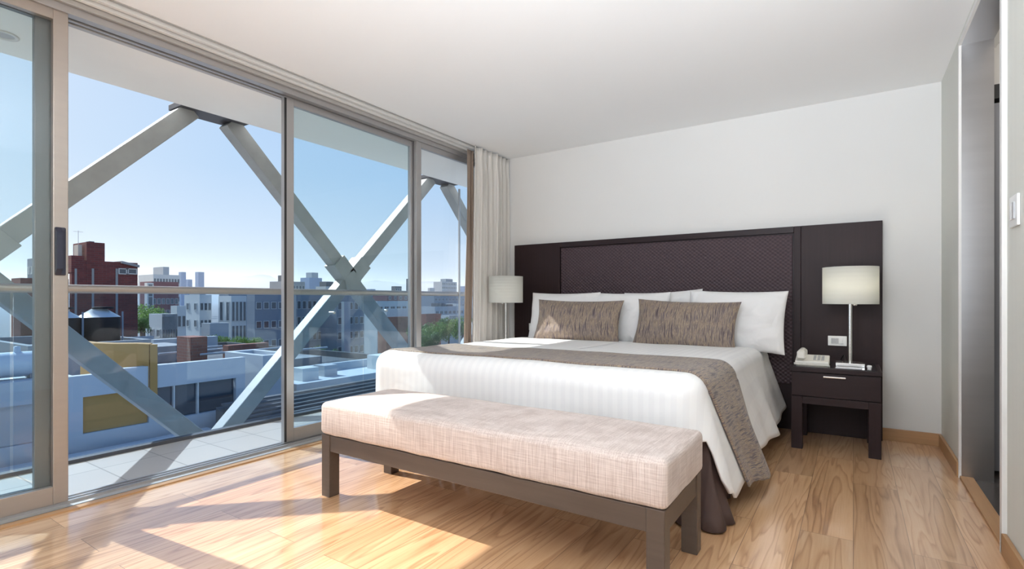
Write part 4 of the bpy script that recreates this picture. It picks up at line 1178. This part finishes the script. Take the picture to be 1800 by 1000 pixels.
tree(768, 562, 42, 1.55, 'bright tree in the middle of the clump near the curtain', 1)
tree(788, 556, 50, 1.7, 'green tree left of the glass screen edge', 0)
tree(812, 552, 45, 2.1, 'bright green tree against the curtain edge', 1)
tree(754, 580, 38, 1.5, 'low dark tree in front of the clump near the curtain', 0)
tree(560, 606, 34, 1.2, 'dark shrub behind the pale roof', 0)
tree(590, 612, 30, .9, 'second dark shrub behind the pale roof', 0)

# ------------------------------------------------------------------ haze over the city (a real volume of thin air)
mh = bpy.data.materials.new('city_haze'); mh.use_nodes = True; nt = mh.node_tree
for n in list(nt.nodes): nt.nodes.remove(n)
out = N(nt, 'ShaderNodeOutputMaterial'); vs = N(nt, 'ShaderNodeVolumeScatter', Density=.0004, Anisotropy=.25)
vs.inputs['Color'].default_value = (.72, .86, 1, 1); nt.links.new(vs.outputs[0], out.inputs['Volume'])
hz = MB(); hz.prism([(-62, -17), (-3600, -17)] + [(-d, 2.1 * math.sqrt(d)) for d in (3600, 2900, 2300, 1800, 1400, 1050, 800, 600, 450, 340, 260, 200, 150, 125, 105, 90, 80, 70, 62)], 'y', -2400, 4900)
HAZE = True
if HAZE:
    o = hz.build('haze', mh); tag(o, 'thin pale haze lying over the distant city', 'haze', kind='stuff')

# ------------------------------------------------------------------ light
KX, KY = 1.16, .14
sun = bpy.data.lights.new('sun', 'SUN'); sun.energy = 8.2; sun.angle = .0093; sun.color = (1, .95, .89)
so = bpy.data.objects.new('sun', sun); COL.objects.link(so)
so.rotation_euler = Vector((KX, KY, -1)).to_track_quat('-Z', 'Y').to_euler()

wd = bpy.data.worlds.new('sky'); scn.world = wd; wd.use_nodes = True; nt = wd.node_tree; L = nt.links.new
bg = nt.nodes['Background']; tc = N(nt, 'ShaderNodeTexCoord'); sp = N(nt, 'ShaderNodeSeparateXYZ'); L(tc.outputs['Generated'], sp.inputs[0])
el = N(nt, 'ShaderNodeValToRGB'); cr = el.color_ramp
cr.elements[0].position = 0; cr.elements[0].color = (.74, .84, .96, 1)
cr.elements[1].position = 1; cr.elements[1].color = (.10, .25, .62, 1)
for p, c in ((.06, (.66, .80, .96)), (.22, (.47, .68, .95)), (.5, (.30, .52, .90))):
    e = cr.elements.new(p); e.color = c4(c)
L(sp.outputs['Z'], el.inputs[0])
dp = N(nt, 'ShaderNodeVectorMath', operation='DOT_PRODUCT'); sd = Vector((-KX, -.9, .75)).normalized(); dp.inputs[1].default_value = sd
L(tc.outputs['Generated'], dp.inputs[0])
gl = N(nt, 'ShaderNodeValToRGB'); cg = gl.color_ramp
cg.elements[0].position = .15; cg.elements[0].color = (0, 0, 0, 1); cg.elements[1].position = 1; cg.elements[1].color = (1, 1, 1, 1)
e = cg.elements.new(.46); e.color = (.22, .18, .18, 1)
e = cg.elements.new(.74); e.color = (.62, .62, .62, 1)
L(dp.outputs['Value'], gl.inputs[0])
mx = N(nt, 'ShaderNodeMix', data_type='RGBA'); mx.inputs[7].default_value = (.86, .94, 1.03, 1)
L(gl.outputs[0], mx.inputs[0]); L(el.outputs[0], mx.inputs[6]); L(mx.outputs[2], bg.inputs['Color'])
bg.inputs['Strength'].default_value = 1.0

def area(name, loc, rot, size, energy, col=(1, .96, .92), sy=None, spread=180):
    l = bpy.data.lights.new(name, 'AREA'); l.energy = energy; l.color = col; l.size = size; l.spread = math.radians(spread)
    if sy: l.shape = 'RECTANGLE'; l.size_y = sy
    o = bpy.data.objects.new(name, l); COL.objects.link(o); o.location = loc; o.rotation_euler = rot
    return o
def point(name, loc, energy, col, r=.05):
    l = bpy.data.lights.new(name, 'POINT'); l.energy = energy; l.color = col; l.shadow_soft_size = r
    o = bpy.data.objects.new(name, l); COL.objects.link(o); o.location = loc
    return o
area('unseen_fill_down', (-1.2, -1.4, ZC - .06), (0, 0, 0), 1.6, 40, (.86, .93, 1))  # added fill shining down behind the camera, no fixture in the room
area('unseen_fill_up', (-.35, -.9, 1.25), (PI - .75, 0, -.12), 1.8, 120, (.80, .90, 1), spread=110)  # added fill that brightens the ceiling from behind the camera, no real lamp
area('unseen_fill_forward', (-.5, -1.5, 2.1), (PI / 2 + .02, 0, -.06), .9, 4.5, (.84, .92, 1), spread=70)  # added fill aimed at the headboard wall, no fitting behind it
point('lamp_bulb', (-.018, 4.20, 1.09), 2.6, (1, .93, .78))
point('lamp_bulb', (-2.780, 4.10, 1.09), .5, (1, .94, .85))
point('lobby_lamp', (1.3, 3.2, 2.3), 12, (1, .93, .85), .1)

# ------------------------------------------------------------------ camera
cam = bpy.data.cameras.new('camera'); cam.sensor_width = 36; cam.lens = 36 * FP / 1800
cam.shift_y = (HZN - 500) / 1800; cam.clip_end = 9000; cam.clip_start = .02
co = bpy.data.objects.new('camera', cam); COL.objects.link(co); co.location = (0, 0, 1.0); co.rotation_euler = (PI / 2, 0, TH)
scn.camera = co
scn.view_settings.view_transform = 'Standard'; scn.view_settings.look = 'None'; scn.view_settings.exposure = 0; scn.view_settings.gamma = 1
scn.view_settings.use_curve_mapping = False
scn.cycles.use_denoising = True
scn.cycles.volume_bounces = 1; scn.cycles.max_bounces = 10; scn.cycles.diffuse_bounces = 5; scn.cycles.transparent_max_bounces = 16
